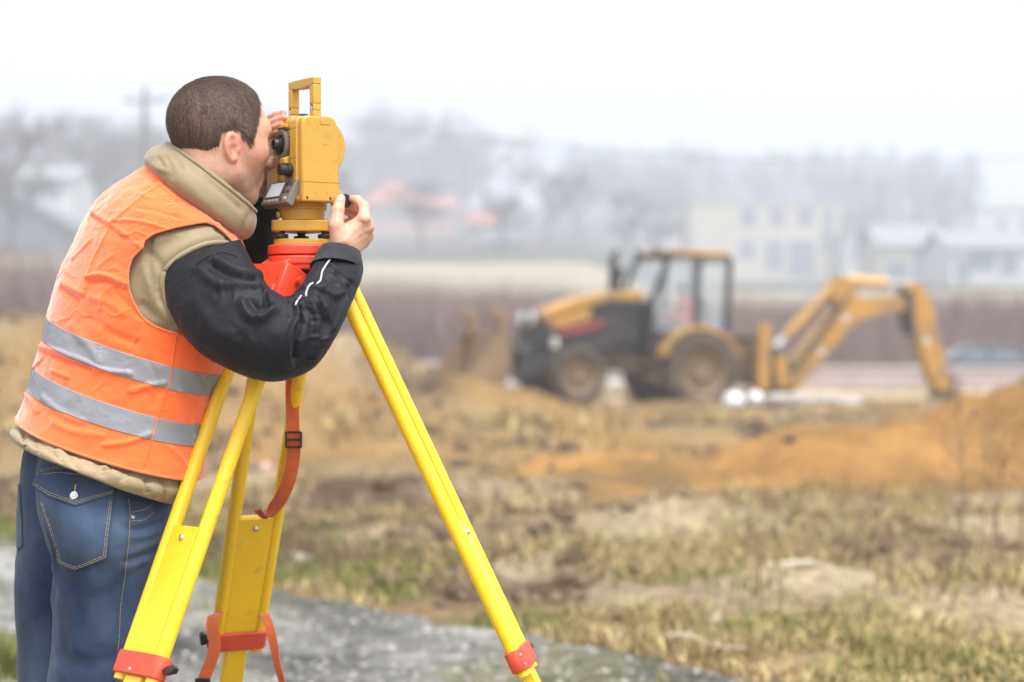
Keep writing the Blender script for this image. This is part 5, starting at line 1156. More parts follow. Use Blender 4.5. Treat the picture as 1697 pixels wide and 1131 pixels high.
ap = arm_poly[:13]; q = on_surface(vt, [(411, 444), (395, 414), (374, 389), (356, 374)] + ap, .0008, 3); MB().tube(q, .0019, 8).build('armhole_hem', M_vest, ve, True, None, True)
hr = None; hb2 = MB(); ring = VV.reshape(310, 330, 3)[1]; hb2.tube(np.vstack([ring, ring[:1]]), .0024, 8, False); hb2.build('hem', M_vest, ve, True, None, True)
ring = VV.reshape(310, 330, 3)[-2]; MB().tube(np.vstack([ring, ring[:1]]), .0022, 8, False).build('neck_hem', M_vest, ve, True, None, True)
G3 = VV.reshape(310, 330, 3); NN = vnormals(VV, VF).reshape(310, 330, 3); tt = np.linspace(0, len(TR) - 1, 310)
for (a, b) in ((1, 2), (3, 4)):
    rows_i = np.where((tt >= a - .02) & (tt <= b + .02))[0]; S = (G3[rows_i] + NN[rows_i] * .0013).reshape(-1, 3); F = grid_faces(len(rows_i), 330); F = orient(S, F)
    o = np_mesh('reflective_stripe', S, F, M_refl, ve, True, None, True); solid(o, .0008)
sm = MB(); q = on_surface(vt, [(292, 557), (287, 594), (280, 634), (265, 681), (255, 718), (238, 772)], .0014, 3); sm.tube(q, .0011, 6); sm.build('side_seam', M_vest, ve, True, None, True)

# ---- jacket sleeves ------------------------------------------------------------
SR = [(258, 448, 398, 398, 3.570, .070, 0, 0), (283, 520, 415, 430, 3.525, .080, 0, 0), (328, 582, 440, 470, 3.490, .080, 0, 0), (393, 619, 461, 487, 3.470, .077, 0, 0), (460, 634, 477, 494, 3.460, .072, 0, 0), (522, 608, 489, 490, 3.475, .066, 0, 0),
      (560, 548, 503, 470, 3.515, .060, 0, 0), (587, 495, 516, 449, 3.560, .052, 0, 0), (601, 457, 529, 427, 3.600, .045, 0, 0), (600, 430, 537, 414, 3.625, .038, 0, 0)]
sf = [([(359, 432), (391, 449), (427, 457)], .008, .012), ([(352, 442), (385, 460), (420, 466)], -.005, .008), ([(332, 449), (359, 470), (389, 472), (427, 474)], .007, .010), ([(404, 504), (415, 525), (436, 527), (453, 515)], .009, .010), ([(412, 500), (428, 512), (445, 505)], -.006, .008), ([(438, 481), (442, 502)], -.006, .005),
      ([(489, 508), (491, 527), (480, 553), (476, 585), (482, 606)], .008, .006), ([(498, 512), (500, 535), (492, 565), (489, 595)], -.008, .007), ([(512, 502), (521, 527), (521, 561), (516, 591)], .0095, .0065), ([(527, 512), (532, 540), (528, 570)], -.006, .006), ([(531, 498), (540, 523), (544, 540), (533, 572)], .008, .0065), ([(480, 500), (500, 495), (512, 500)], -.005, .006),
      ([(525, 472), (550, 491), (567, 485)], .006, .007), ([(550, 442), (567, 457), (575, 470)], .005, .007), ([(572, 500), (560, 530), (552, 545)], .005, .008), ([(535, 455), (555, 470)], -.004, .008), ([(320, 500), (350, 540), (390, 565)], .003, .016), ([(560, 455), (585, 470)], -.004, .006), ([(505, 480), (520, 478), (530, 482)], .006, .006)]
SV_, SF_ = garment(SR, 130, 210, 2.05, [(a, h * 1.35, w * .9) for a, h, w in sf], (.004, 14), 31); rg = fbm(SV_ * 24 + 5, 3, 33); SV_ = SV_ + vnormals(SV_, SF_) * (.0010 * fbm(SV_ * 60, 3, 32) + .0022 * np.exp(-(rg / .07) ** 2) * sstep(-.1, .3, fbm(SV_ * 9, 2, 34)))[:, None]
stt = bvh(SV_, SF_); Vc, Fc = cap_grid(SV_, SF_, 210, 130, (True, False)); Fc3 = np.array([f if len(f) == 3 else f[:3] for f in Fc] + [(f[0], f[2], f[3]) for f in Fc if len(f) == 4])
sl = np_mesh('sleeve', Vc, Fc3, M_jack, man, True, None, True)
CR = [(595, 444, 513, 443, 3.604, .0490, -14, 0), (599, 434, 521, 430, 3.616, .0465, -13, 0), (599, 423, 530, 414, 3.628, .0440, -10, 0), (597, 418, 535, 409, 3.634, .0415, -8, 0), (591, 420, 540, 412, 3.636, .034, -6, 0), (590, 436, 535, 430, 3.625, .033, -6, 0)]
V, F = garment(CR, 60, 26, 2.1, [], (.002, 30), 41); np_mesh('cuff', V, F, M_cuff, sl, True, None, True)
pp = MB()
for pl in ([(548, 430), (540, 441), (533, 453), (531, 465), (525, 472)], [(520, 470), (512, 474), (508, 483), (507, 492)], [(499, 491), (493, 498), (490, 507)]):
    q = on_surface(stt, pl, .0012, 2.5)
    if len(q) > 2: pp.tube(q, .0017, 8)
pp.build('piping', M_pipe, sl, True, None, True)
q = on_surface(stt, [(318, 448), (330, 435), (349, 424), (370, 419), (393, 426)], .0005, 3); MB().tube(q, .0012, 6).build('shoulder_seam', M_jack, sl, True, None, True)
lp = cr(np.array([P(245, 405, 3.75), P(300, 455, 3.80), P(362, 490, 3.84), P(398, 445, 3.84), P(420, 390, 3.825), P(436, 340, 3.808), P(440, 324, 3.804)]), np.linspace(0, 6, 70))
mb = MB().tube(lp, np.interp(np.linspace(0, 6, 70), [0, 1, 2, 3, 4, 5, 6], [.075, .072, .066, .058, .052, .043, .038]), 60); V = np.array(mb.V); F = [f for f in mb.F if len(f) == 4]; F = orient(V, np.array(F))
V = V + vnormals(V, F) * (.006 * fbm(V * 22, 4, 51))[:, None]; ls = np_mesh('sleeve', V, F, M_jack, man, True, None, True)
MB().tube(cr(np.array([P(438, 334, 3.807), P(442, 318, 3.801), P(444, 303, 3.796)]), np.linspace(0, 2, 10)), np.linspace(.036, .0325, 10), 36, False).build('cuff_lining', M_line, ls, True, None, True)
# ================================================================== BACKHOE LOADER AND ITS DRIVER
M_dy = mat('digger yellow', (.47, .245, .032), .5, (.42, .22, .032), 2, dirt=(.22, .14, .07), dsc=2.2, dlo=.44, dhi=.70)
M_dk = mat('digger black', (.008, .008, .011), .5, (.016, .015, .015), 3, dirt=(.10, .07, .045), dsc=3, dlo=.58, dhi=.85)
M_mud = mat('muddy steel', (.085, .058, .036), .8, (.15, .10, .055), 3, bump=.5, bsc=12, dist=.01)
M_tyre = mat('muddy rubber', (.045, .037, .030), .9, (.115, .085, .055), 3.5, bump=.4, bsc=14, dist=.01)
M_rim = mat('muddy rim', (.25, .17, .08), .7, (.16, .11, .065), 6); M_glass = glass_mat('cab glass', (.62, .70, .74), .16)
M_lamp = mat('lamp lens', (.85, .86, .90), .12); M_chrome = mat('cylinder rod', (.55, .55, .57), .25, metal=1.0); M_dred = mat('red decal', (.26, .028, .034), .5); M_decal = mat('white decal', (.52, .50, .47), .5)
DZ = float(ground_h(np.array([3.1]), np.array([37.6]))[0])
dg = empty('backhoe_loader', (3.144, 37.8, -.07), 0, 'muddy yellow backhoe loader with raised rear arm working on the building site', 'digger')
dg.rotation_euler = (0, R(-2.6), R(200))
# chassis
m = MB(); m.box((1.2, 0, .82), (3.7, .62, .40)).box((-.95, 0, .95), (.7, 1.5, .6)).box((2.75, 0, .62), (.5, .8, .3)).box((.35, .55, .60), (.9, .5, .42)).box((.35, -.55, .60), (.9, .5, .42))
m.build('chassis', M_mud, dg, True, 30, bev=(.03, 2))
def wheel(name, x, y, z, r, w, lug):
    h = empty(name); h.parent = dg; h.location = (x, y, z); n = 48
    t = MB(); t.lathe([(-w / 2 + .02, r * .62), (-w / 2, r * .70), (-w / 2, r * .86), (-w / 2 + .05, r * .95), (-w * .25, r * .975), (w * .25, r * .975), (w / 2 - .05, r * .95), (w / 2, r * .86), (w / 2, r * .70), (w / 2 - .02, r * .62)], (0, 0, 0), (0, 1, 0), n, False)
    for k in range(lug):
        for s_ in (-1, 1):
            a = (k + .5 * (s_ > 0)) * 2 * math.pi / lug; M = Matrix.Rotation(-a, 3, 'Y') @ Matrix.Rotation(R(32 * s_), 3, 'Z'); c = np.array([math.cos(a) * r * .965, s_ * w * .24, math.sin(a) * r * .965])
            t.box(c, (r * .09, w * .56, r * .075), np.array(Matrix.Rotation(-a, 3, 'Y')) @ np.array(Matrix.Rotation(R(32 * s_), 3, 'X')))
    t.build('tyre', M_tyre, h, True, 35)
    q = MB(); q.lathe([(-w * .42, r * .63), (-w * .40, r * .60), (-w * .30, r * .55), (-w * .12, r * .50), (-w * .10, r * .22), (-w * .30, r * .20), (-w * .30, .0)], (0, 0, 0), (0, 1, 0), 32, False)
    q.lathe([(w * .42, r * .63), (w * .40, r * .60), (w * .30, r * .55), (w * .12, r * .50), (w * .10, r * .22), (w * .30, r * .20), (w * .30, .0)], (0, 0, 0), (0, 1, 0), 32, False)
    q.build('rim', M_rim, h, True, 35)
    b = MB()
    for k in range(8): a = k * math.pi / 4; b.lathe([(-.02, .022), (.02, .022)], (math.cos(a) * r * .34, w * .13, math.sin(a) * r * .34), (0, 1, 0), 6)
    b.build('wheel_nuts', M_dk, h, False)['kind'] = 'stuff'
for s_ in (1, -1):
    wheel('rear_wheel', 0, s_ * .86, .70, .73, .50, 20); wheel('front_wheel', 2.40, s_ * .80, .535, .53, .38, 18)
# bonnet, sloping forward; black sides with a red and yellow panel
def body_slab(out, y0, y1, name, mt, bev=.03, par=dg): return MB().prism([(z, x) for x, z in out], 1, y0, y1).build(name, mt, par, True, 30, bev=(bev, 2))
bon = body_slab([(1.00, 1.98), (1.00, 2.16), (1.7, 2.10), (2.4, 1.90), (2.95, 1.66), (3.05, 1.56), (3.02, 1.48), (2.4, 1.72), (1.7, 1.92)], -.46, .46, 'bonnet', M_dy)
body_slab([(1.00, 1.05), (1.00, 1.97), (1.7, 1.90), (2.4, 1.70), (3.02, 1.46), (3.10, 1.20), (3.02, .85), (1.7, .95)], -.42, .42, 'engine_housing', M_dk)
for s_ in (1, -1):
    y = s_ * .435
    body_slab([(2.05, 1.56), (2.05, 1.80), (2.75, 1.55), (2.90, 1.36), (2.55, 1.42)], min(y, y + s_ * .03), max(y, y + s_ * .03), 'side_panel', M_dy, .008)
    body_slab([(1.75, 1.46), (1.75, 1.58), (2.60, 1.38), (2.72, 1.26), (2.45, 1.26)], min(y, y + s_ * .03), max(y, y + s_ * .03), 'red_stripe', M_dred, .008)
g_ = MB(); g_.box((3.10, 0, 1.22), (.06, .80, .48)); gr = g_.build('grille', M_dk, dg, True, 30, bev=(.02, 2))
sl_ = MB()
for k in range(7): sl_.box((3.14, 0, 1.03 + k * .062), (.03, .70, .02))
sl_.build('grille_bars', M_mud, gr, False)['kind'] = 'stuff'
for s_ in (1, -1):
    h = MB().lathe([(-.15, .10), (.06, .15), (.08, .15)], (3.06, s_ * .31, 1.54), (1, 0, .05), 20).build('headlight', M_dk, dg)
    MB().lathe([(.078, .142), (.095, .12), (.10, .02)], (3.06, s_ * .31, 1.54), (1, 0, .05), 20).build('lens', M_lamp, h)
    b = MB().box((2.8, s_ * .62, 1.10), (.12, .14, .2)).build('side_lamp', M_decal, dg, True, 30, bev=(.02, 2))
MB().tube([(1.60, .36, 1.9), (1.60, .36, 2.78)], .075, 12).tube([(1.60, .36, 2.72), (1.52, .36, 2.88)], .05, 12).build('exhaust_pipe', M_dk, dg)
MB().lathe([(0, .05), (.35, .05), (.36, .10), (.50, .10), (.55, .05)], (1.18, -.30, 2.05), (0, 0, 1), 14).build('air_intake', M_dk, dg)
M_bkt = mat('earth caked bucket', (.19, .12, .06), .85, (.25, .165, .085), 3, bump=.5, bsc=12, dist=.01)
# loader arms, cylinders, bucket
for s_ in (1, -1):
    am = MB(); y = s_ * .62
    am.prism([(z, x) for x, z in [(1.15, 1.28), (1.30, 1.48), (2.55, 1.02), (3.15, .78), (3.62, .50), (3.55, .34), (3.02, .54), (2.45, .78)]], 1, y - .07, y + .07); am.build('loader_arm', M_dk, dg, True, 30, bev=(.02, 2))
    MB().tube([(1.5, y * .8, .92), (2.4, y * .8, .84)], .055, 12).build('lift_cylinder', M_mud, dg)
    MB().tube([(2.3, y * .8, .85), (3.0, y * .8, .74)], .03, 10).build('lift_rod', M_chrome, dg)
    MB().tube([(2.5, y * .55, 1.15), (3.5, y * .55, .95)], .05, 10).build('tilt_cylinder', M_dk, dg)
bo = [(3.62, 1.22), (3.60, .55), (3.72, .30), (4.45, .30), (4.52, .36), (3.80, .40), (3.70, .58), (3.70, 1.22)]
bk = MB().prism([(z, x) for x, z in bo], 1, -1.12, 1.12).build('loader_bucket', M_bkt, dg, True, 30, bev=(.015, 2))
for y in (-1.12, 1.06): MB().prism([(z, x) for x, z in [(3.62, 1.22), (3.60, .55), (3.72, .30), (4.50, .32), (4.15, .80), (3.90, 1.18)]], 1, y, y + .06).build('bucket_cheek', M_bkt, bk, False)
for y in (-.85, .80): MB().box((3.72, y, 1.42), (.16, .26, .50)).box((3.86, y, 1.58), (.22, .20, .14)).build('bucket_lug', M_bkt, bk, True, 30, bev=(.03, 2))
th_ = MB()
for k in range(7): th_.hexa([(4.48, -1.02 + k * .34 - .05, .29), (4.66, -1.02 + k * .34 - .025, .31), (4.66, -1.02 + k * .34 + .025, .31), (4.48, -1.02 + k * .34 + .05, .29), (4.48, -1.02 + k * .34 - .05, .36), (4.66, -1.02 + k * .34 - .025, .33), (4.66, -1.02 + k * .34 + .025, .33), (4.48, -1.02 + k * .34 + .05, .36)])
th_.build('bucket_teeth', M_mud, bk, False)['kind'] = 'stuff'
# cab: lower shell, pillars, glass, roof
body_slab([(1.0, .98), (1.0, 1.95), (.86, 1.98), (.80, 1.22), (-.10, 1.22), (-.2, .98)], -.74, .74, 'cab_shell', M_dk)
MB().box((.38, 0, 1.10), (1.1, 1.3, .12)).box((-.1, 0, 1.30), (.5, .6, .3)).box((-.33, 0, 1.75), (.14, .52, .7)).build('driver_seat', M_dk, dg, True, 30, bev=(.04, 2))
pil = MB()
for s_ in (1, -1):
    y = s_ * .74
    for (xa, za, xb, zb) in ((.96, 1.95, .62, 2.84), (.06, 1.3, .04, 2.84), (-.58, 1.50, -.60, 2.84)):
        d_ = np.array([xb - xa, 0, zb - za]); q = .06
        pil.hexa([(xa - q, y - .04, za), (xa + q, y - .04, za), (xa + q, y + .04, za), (xa - q, y + .04, za), (xb - q, y - .04, zb), (xb + q, y - .04, zb), (xb + q, y + .04, zb), (xb - q, y + .04, zb)])
    pil.box((.0, y, 1.36), (1.5, .07, .09)).build('cab_pillars', M_dk, dg, False) if False else pil.box((.40, y, 1.36), (.70, .07, .09)).box((-.28, y, 1.46), (.60, .07, .09))
pil.box((.62, 0, 2.80), (.08, 1.42, .08)).box((-.59, 0, 2.80), (.08, 1.42, .08)).box((-.56, 0, 1.50), (.08, 1.42, .09)); pil.build('cab_frame', M_dk, dg, True, 30, bev=(.01, 2))
for s_ in (1, -1):
    y = s_ * .745
    MB().prism([(z, x) for x, z in [(.91, 2.0), (.64, 2.82), (.09, 2.82), (.10, 1.4), (.86, 1.4)]], 1, y - .006, y + .006).build('door_glass', M_glass, dg, False)
    MB().prism([(z, x) for x, z in [(.01, 1.5), (.00, 2.82), (-.57, 2.82), (-.55, 1.5)]], 1, y - .006, y + .006).build('side_glass', M_glass, dg, False)
MB().hexa([(.95, -.70, 1.98), (.96, -.70, 1.98), (.96, .70, 1.98), (.95, .70, 1.98), (.62, -.70, 2.82), (.632, -.70, 2.82), (.632, .70, 2.82), (.62, .70, 2.82)]).build('windscreen', M_glass, dg, False)
MB().box((-.60, 0, 2.16), (.012, 1.40, 1.3)).build('rear_glass', M_glass, dg, False)
rf = MB().prism([(z, x) for x, z in [(.70, 2.85), (.68, 2.92), (.5, 2.96), (-.58, 2.95), (-.66, 2.91), (-.66, 2.85)]], 1, -.76, .76).build('cab_roof', M_dy, dg, True, 30, bev=(.03, 2))
MB().box((0, 0, 2.825), (1.28, 1.46, .05)).build('roof_lining', M_dk, rf, False)
for s_ in (.45, -.45): MB().lathe([(0, .05), (.05, .09), (.08, .085)], (.70, s_, 2.90), (1, 0, -.2), 14).build('work_lamp', M_dk, rf)
MB().tube([(.62, 0, 1.25), (.72, 0, 1.72)], .03, 8).build('steering_column', M_dk, dg)
MB().tube([(.66 + .05 * math.cos(a) * .6, .2 * math.sin(a), 1.74 + .16 * math.cos(a)) for a in np.linspace(0, 2 * math.pi, 25)], .016, 8).build('steering_wheel', M_dk, dg)
# rear mudguards and steps
for s_ in (1, -1):
    a_ = np.linspace(R(18), R(160), 16); ro = .85; out = [(.70 + ro * math.sin(a), ro * math.cos(a) + .02) for a in a_] + [(.70 + (ro - .09) * math.sin(a), (ro - .09) * math.cos(a) + .02) for a in a_[::-1]]
    y0, y1 = sorted((s_ * .60, s_ * 1.06)); MB().prism(out, 1, y0, y1).build('mudguard', M_dy, dg, True, 30, bev=(.015, 2))
    MB().box((.95, s_ * .85, .55), (.36, .3, .05)).box((.95, s_ * .80, .85), (.32, .2, .05)).box((.78, s_ * .78, .70), (.05, .06, .42)).build('cab_steps', M_mud, dg, False)
# rear frame with stabilisers
MB().box((-1.20, 0, .95), (.16, 2.1, .34)).box((-1.20, 0, 1.35), (.12, 1.7, .12)).box((-1.36, 0, .95), (.22, .5, .7)).build('rear_frame', M_mud, dg, True, 30, bev=(.02, 2))
for s_ in (1, -1):
    t = MB().box((-1.22, s_ * 1.02, 1.02), (.24, .24, 1.25)).build('stabiliser', M_dy, dg, True, 30, bev=(.02, 2))
    MB().box((-1.22, s_ * 1.02, .30), (.16, .16, .5)).box((-1.22, s_ * 1.02, .06), (.42, .36, .06)).build('stabiliser_foot', M_mud, t, True, 30, bev=(.015, 2))
    MB().box((-1.24, s_ * 1.02, 1.42), (.25, .18, .20)).build('tail_lamp', M_dred, t, True, 30, bev=(.02, 2))
# boom, dipper, bucket and their cylinders (lateral thickness .30)
def limb(out, w, name, mt, par=dg, bev=.02): return MB().prism([(z, x) for x, z in out], 1, -w / 2, w / 2).build(name, mt, par, True, 30, bev=(bev, 2))
limb([(-1.45, .55), (-1.45, 1.25), (-1.75, 1.35), (-2.30, .98), (-2.38, .40), (-1.8, .32)], .34, 'swing_post', M_dk)
boom = limb([(-2.08, .34), (-2.02, .66), (-3.20, 2.12), (-3.55, 2.28), (-4.10, 2.32), (-4.72, 2.42), (-4.78, 2.12), (-4.1, 1.98), (-3.68, 1.88), (-3.40, 1.62), (-2.42, .40)], .30, 'boom', M_dy)
limb([(-2.00, .42), (-1.90, 1.05), (-2.14, 1.08), (-2.34, .50)], .42, 'boom_foot', M_dy)
for (x, z) in ((-3.33, 1.86), (-2.86, 1.18)): MB().lathe([(0, .075), (.012, .075), (.016, .05)], (x, .151, z), (0, 1, 0), 18).build('decal_disc', M_decal, boom)
MB().tube([(-2.02, .0, 1.22), (-2.16, .0, 1.42)], .085, 12).tube([(-2.0, 0, 1.16), (-2.35, 0, 1.62)], .05, 12).build('boom_rod', M_chrome, dg)
MB().tube([(-2.22, 0, 1.46), (-3.20, 0, 2.52)], .105, 16).build('boom_cylinder', M_dy, dg)
for s_ in (1, -1): MB().prism([(z, x) for x, z in [(-3.10, 2.10), (-3.08, 2.62), (-3.34, 2.68), (-3.56, 2.26)]], 1, s_ * .13 - .025, s_ * .13 + .025).build('boom_bracket', M_dy, boom, False)
MB().box((-3.46, 0, 2.42), (.16, .22, .16)).build('cylinder_valve', M_dred, boom, False)
MB().tube([(-3.30, 0, 2.60), (-4.22, 0, 2.60)], .115, 16).build('dipper_cylinder', mat('pale yellow barrel', (.56, .36, .12), .45), dg)
MB().tube([(-4.22, 0, 2.60), (-4.66, 0, 2.58)], .065, 12).build('dipper_rod', M_chrome, dg)
MB().tube([(-2.3, .17, .8), (-3.0, .18, 1.75), (-3.35, .17, 2.25)], .03, 8).tube([(-2.3, .12, .85), (-3.05, .14, 1.92), (-3.4, .14, 2.35)], .025, 8).build('hydraulic_hose', M_dk, boom)
dip = limb([(-4.58, 2.60), (-4.62, 1.90), (-4.80, 1.60), (-5.22, .62), (-5.46, .46), (-5.58, .66), (-5.20, 1.90), (-5.10, 2.28), (-4.86, 2.66)], .28, 'dipper', M_dy)
MB().lathe([(0, .075), (.012, .075), (.016, .05)], (-5.02, .141, 1.50), (0, 1, 0), 18).build('decal_disc', M_decal, dip)
limb([(-4.50, 2.48), (-4.66, 1.62), (-4.78, 1.62), (-4.70, 2.48)], .34, 'dipper_guard', M_dk, dip)
MB().tube([(-5.10, 0, 2.22), (-5.48, 0, 1.15)], .085, 14).build('bucket_cylinder', M_dy, dg); MB().tube([(-5.48, 0, 1.15), (-5.62, 0, .76)], .045, 10).build('bucket_rod', M_chrome, dg)
limb([(-5.36, .60), (-5.62, .88), (-5.76, .82), (-5.72, .56), (-5.50, .40)], .20, 'bucket_link', M_mud)
db = MB(); ob_ = [(-5.40, .52), (-5.28, .30), (-5.32, .02), (-5.50, -.14), (-5.78, -.16), (-5.96, -.04), (-5.78, -.09), (-5.54, -.06), (-5.40, .06), (-5.40, .26), (-5.66, .52)]
db.prism([(z, x) for x, z in ob_], 1, -.30, .30); dbo = db.build('digging_bucket', M_mud, dg, False)
for y in (-.30, .27): MB().prism([(z, x) for x, z in [(-5.40, .52), (-5.28, .30), (-5.32, .02), (-5.50, -.14), (-5.78, -.16), (-5.96, -.04), (-5.72, .50)]], 1, y, y + .03).build('bucket_side', M_mud, dbo, False)
for k in range(4): MB().hexa([(-5.93, -.25 + k * .155 - .03, -.07), (-6.10, -.25 + k * .155 - .015, .03), (-6.10, -.25 + k * .155 + .015, .03), (-5.93, -.25 + k * .155 + .03, -.07), (-5.94, -.25 + k * .155 - .03, -.01), (-6.10, -.25 + k * .155 - .015, .05), (-6.10, -.25 + k * .155 + .015, .05), (-5.94, -.25 + k * .155 + .03, -.01)]).build('tooth', M_mud, dbo, False)
# the rear arm reaches a little further back; front bucket further forward; bumper weight on the nose
MB().box((3.22, 0, .78), (.34, .86, .40)).build('front_weight', M_dk, dg, True, 30, bev=(.05, 2))
def stretch(o):
    me = o.data
    if me is not None:
        for v in me.vertices:
            if v.co.x < -1.9: v.co.x = -1.9 + (v.co.x + 1.9) * 1.085
            elif v.co.x > 3.55: v.co.x += .18
    for c in o.children: stretch(c)
for o in list(dg.children):
    if o.name.split('.')[0] in ('boom', 'boom_cylinder', 'dipper_cylinder', 'dipper_rod', 'dipper', 'bucket_cylinder', 'bucket_rod', 'bucket_link', 'digging_bucket', 'loader_bucket', 'boom_rod'): stretch(o)
# blue jacket left on the rear of the cab
tag(empty('work_jacket', (0, 0, 0), 0), 'blue jacket lying behind the cab seat of the digger', 'jacket'); wj = bpy.data.objects['work_jacket']
DM = world_of(dg); wj.location = DM @ Vector((-.52, .52, 1.36)); wj.rotation_euler = (0, 0, R(200))
jb = Body(); jb.ell((0, 0, .12), (.22, .14, .13), k=.05).ell((.12, .05, .08), (.14, .10, .08), k=.05).ell((-.14, -.02, .10), (.12, .10, .10), k=.05); V, F = jb.mesh(.025); V = V + vnormals(V, orient(V, F)) * (.03 * fbm(V * 12, 3, 4))[:, None]
np_mesh('cloth', V, orient(V, F), mat('royal blue cloth', (.03, .10, .42), .8), wj)
# driver
dv = empty('person', DM @ Vector((-.10, .02, 1.42)), R(200), 'driver in pinkish red jacket seated inside the cab of the digger', 'person')
b = Body(); b.cone((0, 0, .08), (.02, 0, .50), .15, .17, k=.05).cone((.02, 0, .56), (.05, 0, .68), .06, .055, k=.03).ell((.07, 0, .80), (.10, .08, .125), k=.02).ell((.155, 0, .785), (.022, .014, .026), k=.015)
for s_ in (-1, 1):
    b.cone((.02, s_ * .20, .48), (.12, s_ * .25, .22), .065, .05, k=.04).cone((.12, s_ * .25, .22), (.48, s_ * .16, .32), .048, .035, k=.03).ell((.53, s_ * .14, .33), (.06, .035, .04), k=.02)
    b.cone((.05, s_ * .10, .08), (.48, s_ * .13, .10), .085, .065, k=.04).cone((.48, s_ * .13, .10), (.52, s_ * .13, -.26), .06, .045, k=.03).ell((.58, s_ * .13, -.27), (.11, .04, .04), k=.03)
    b.cone((.06, s_ * .08, .80), (.055, s_ * .085, .79), .02, .016, k=.005)
V, F = b.mesh(.016); np_mesh('body', V, orient(V, F), mat('driver skin', (.52, .30, .22), .6), dv)
jk = Body(); jk.cone((0, 0, .06), (.02, 0, .50), .17, .19, k=.05)
for s_ in (-1, 1): jk.cone((.02, s_ * .20, .48), (.12, s_ * .25, .22), .082, .068, k=.04).cone((.12, s_ * .25, .22), (.42, s_ * .175, .31), .064, .05, k=.03)
V, F = jk.mesh(.016); np_mesh('jacket', V, orient(V, F), mat('pinkish red cloth', (.62, .13, .11), .85), dv)
tr_ = Body()
for s_ in (-1, 1): tr_.cone((.03, s_ * .09, .07), (.48, s_ * .13, .10), .10, .08, k=.04).cone((.48, s_ * .13, .10), (.52, s_ * .13, -.22), .075, .06, k=.03)
V, F = tr_.mesh(.018); np_mesh('trousers', V, orient(V, F), M_denim, dv)
hh = Body(); hh.ell((.055, 0, .845), (.108, .090, .098), k=.02); V, F = hh.mesh(.014); V, F = clip_mesh(V, F, V[:, 2] - .80 - .35 * np.maximum(V[:, 0] - .06, 0)); np_mesh('hair', V, F, mat('dark hair', (.05, .035, .025), .7), dv)
# ================================================================== SMALL THINGS ON THE SITE
def gz(x, y): return float(ground_h(np.array([x]), np.array([y]))[0])
# dark car on the road, right
def car(px, d, z, label, paint):
    x = P(px, 0, d)[0]; c = empty('parked_car', (x, d, z), R(180), label, 'car'); W = .86
    prof = [(-2.2, .32), (-2.25, .62), (-2.15, .90), (-1.55, .98), (-.95, 1.40), (.25, 1.44), (.95, 1.02), (1.9, .88), (2.2, .70), (2.24, .34)]
    pr = cr(np.array(prof), np.linspace(0, 9, 46)); V = []
    for y, s_ in ((-W, .0), (-W * .93, .06), (0, .075), (W * .93, .06), (W, .0)):
        for p_ in pr: k = 1 - .18 * max(0, (p_[1] - .9) / .5) if abs(y) > .1 else 1; V.append((p_[0], y * k, p_[1] + s_ * .4 - (.0)))
    V = np.array(V); F = grid_faces(5, 46, False); V2, F2 = list(map(tuple, V)), [tuple(f) for f in F]
    for r_ in (0, 4): F2.append(tuple(range(r_ * 46, r_ * 46 + 46)) if r_ else tuple(range(45, -1, -1)))
    F2.append((0, 46, 92, 138, 184, 184 + 45, 138 + 45, 92 + 45, 46 + 45, 45)); o = np_mesh('body', V2, F2, paint, c, True, 40)
    for s_ in (-1, 1):
        MB().prism([(z_, x_) for x_, z_ in [(-1.40, 1.02), (-.90, 1.36), (-.30, 1.40), (-.30, 1.02)]], 1, s_ * W * .90 - .03, s_ * W * .90 + .03).build('side_window', M_pane, c, False)
        MB().prism([(z_, x_) for x_, z_ in [(-.22, 1.02), (-.22, 1.40), (.20, 1.40), (.80, 1.03)]], 1, s_ * W * .90 - .03, s_ * W * .90 + .03).build('side_window', M_pane, c, False)
        MB().box((2.16, s_ * .62, .70), (.12, .3, .14)).build('headlight', M_lamp, c, True, 30, bev=(.02, 2)); MB().box((-2.2, s_ * .62, .78), (.08, .3, .16)).build('tail_lamp', M_dred, c, False)
        MB().ball((.72, s_ * (W + .08), 1.02), (.07, .10, .07)).build('wing_mirror', paint, c)
        for x_ in (-1.35, 1.35):
            w = MB().lathe([(-.1, .2), (-.1, .30), (-.06, .33), (.06, .33), (.1, .30), (.1, .2)], (x_, s_ * .78, .33), (0, 1, 0), 24).build('wheel', M_tyre, c); MB().lathe([(-.105, .0), (-.105, .2), (.105, .2), (.105, 0)], (x_, s_ * .78, .33), (0, 1, 0), 16, False).build('rim', M_steel, w)
    MB().hexa([(.30, -.70, 1.40), (.33, -.70, 1.42), (.33, .70, 1.42), (.30, .70, 1.40), (.98, -.76, 1.05), (1.0, -.76, 1.06), (1.0, .76, 1.06), (.98, .76, 1.05)]).build('windscreen', M_pane, c, False)
    return c
car(1612, 55, -.42, 'dark blue grey car beyond the rear arm of the digger at the right edge', mat('dark blue paint', (.035, .045, .065), .25, coat=.6))
# low pinkish wall along the road on the right
lw = empty('low_wall', (11.6, 49.3, gz(11.6, 49.3) - .2), R(2), 'low pinkish grey wall beside the road behind the rear arm of the digger', 'wall')
MB().box((0, 0, .33), (9.6, .25, .66)).build('wall', mat('pinkish render', (.40, .33, .32), .9, (.46, .39, .37), 1.0), lw, False); MB().box((0, 0, .70), (9.7, .34, .07)).build('coping', mat('pale coping', (.52, .48, .46), .9), lw, False)
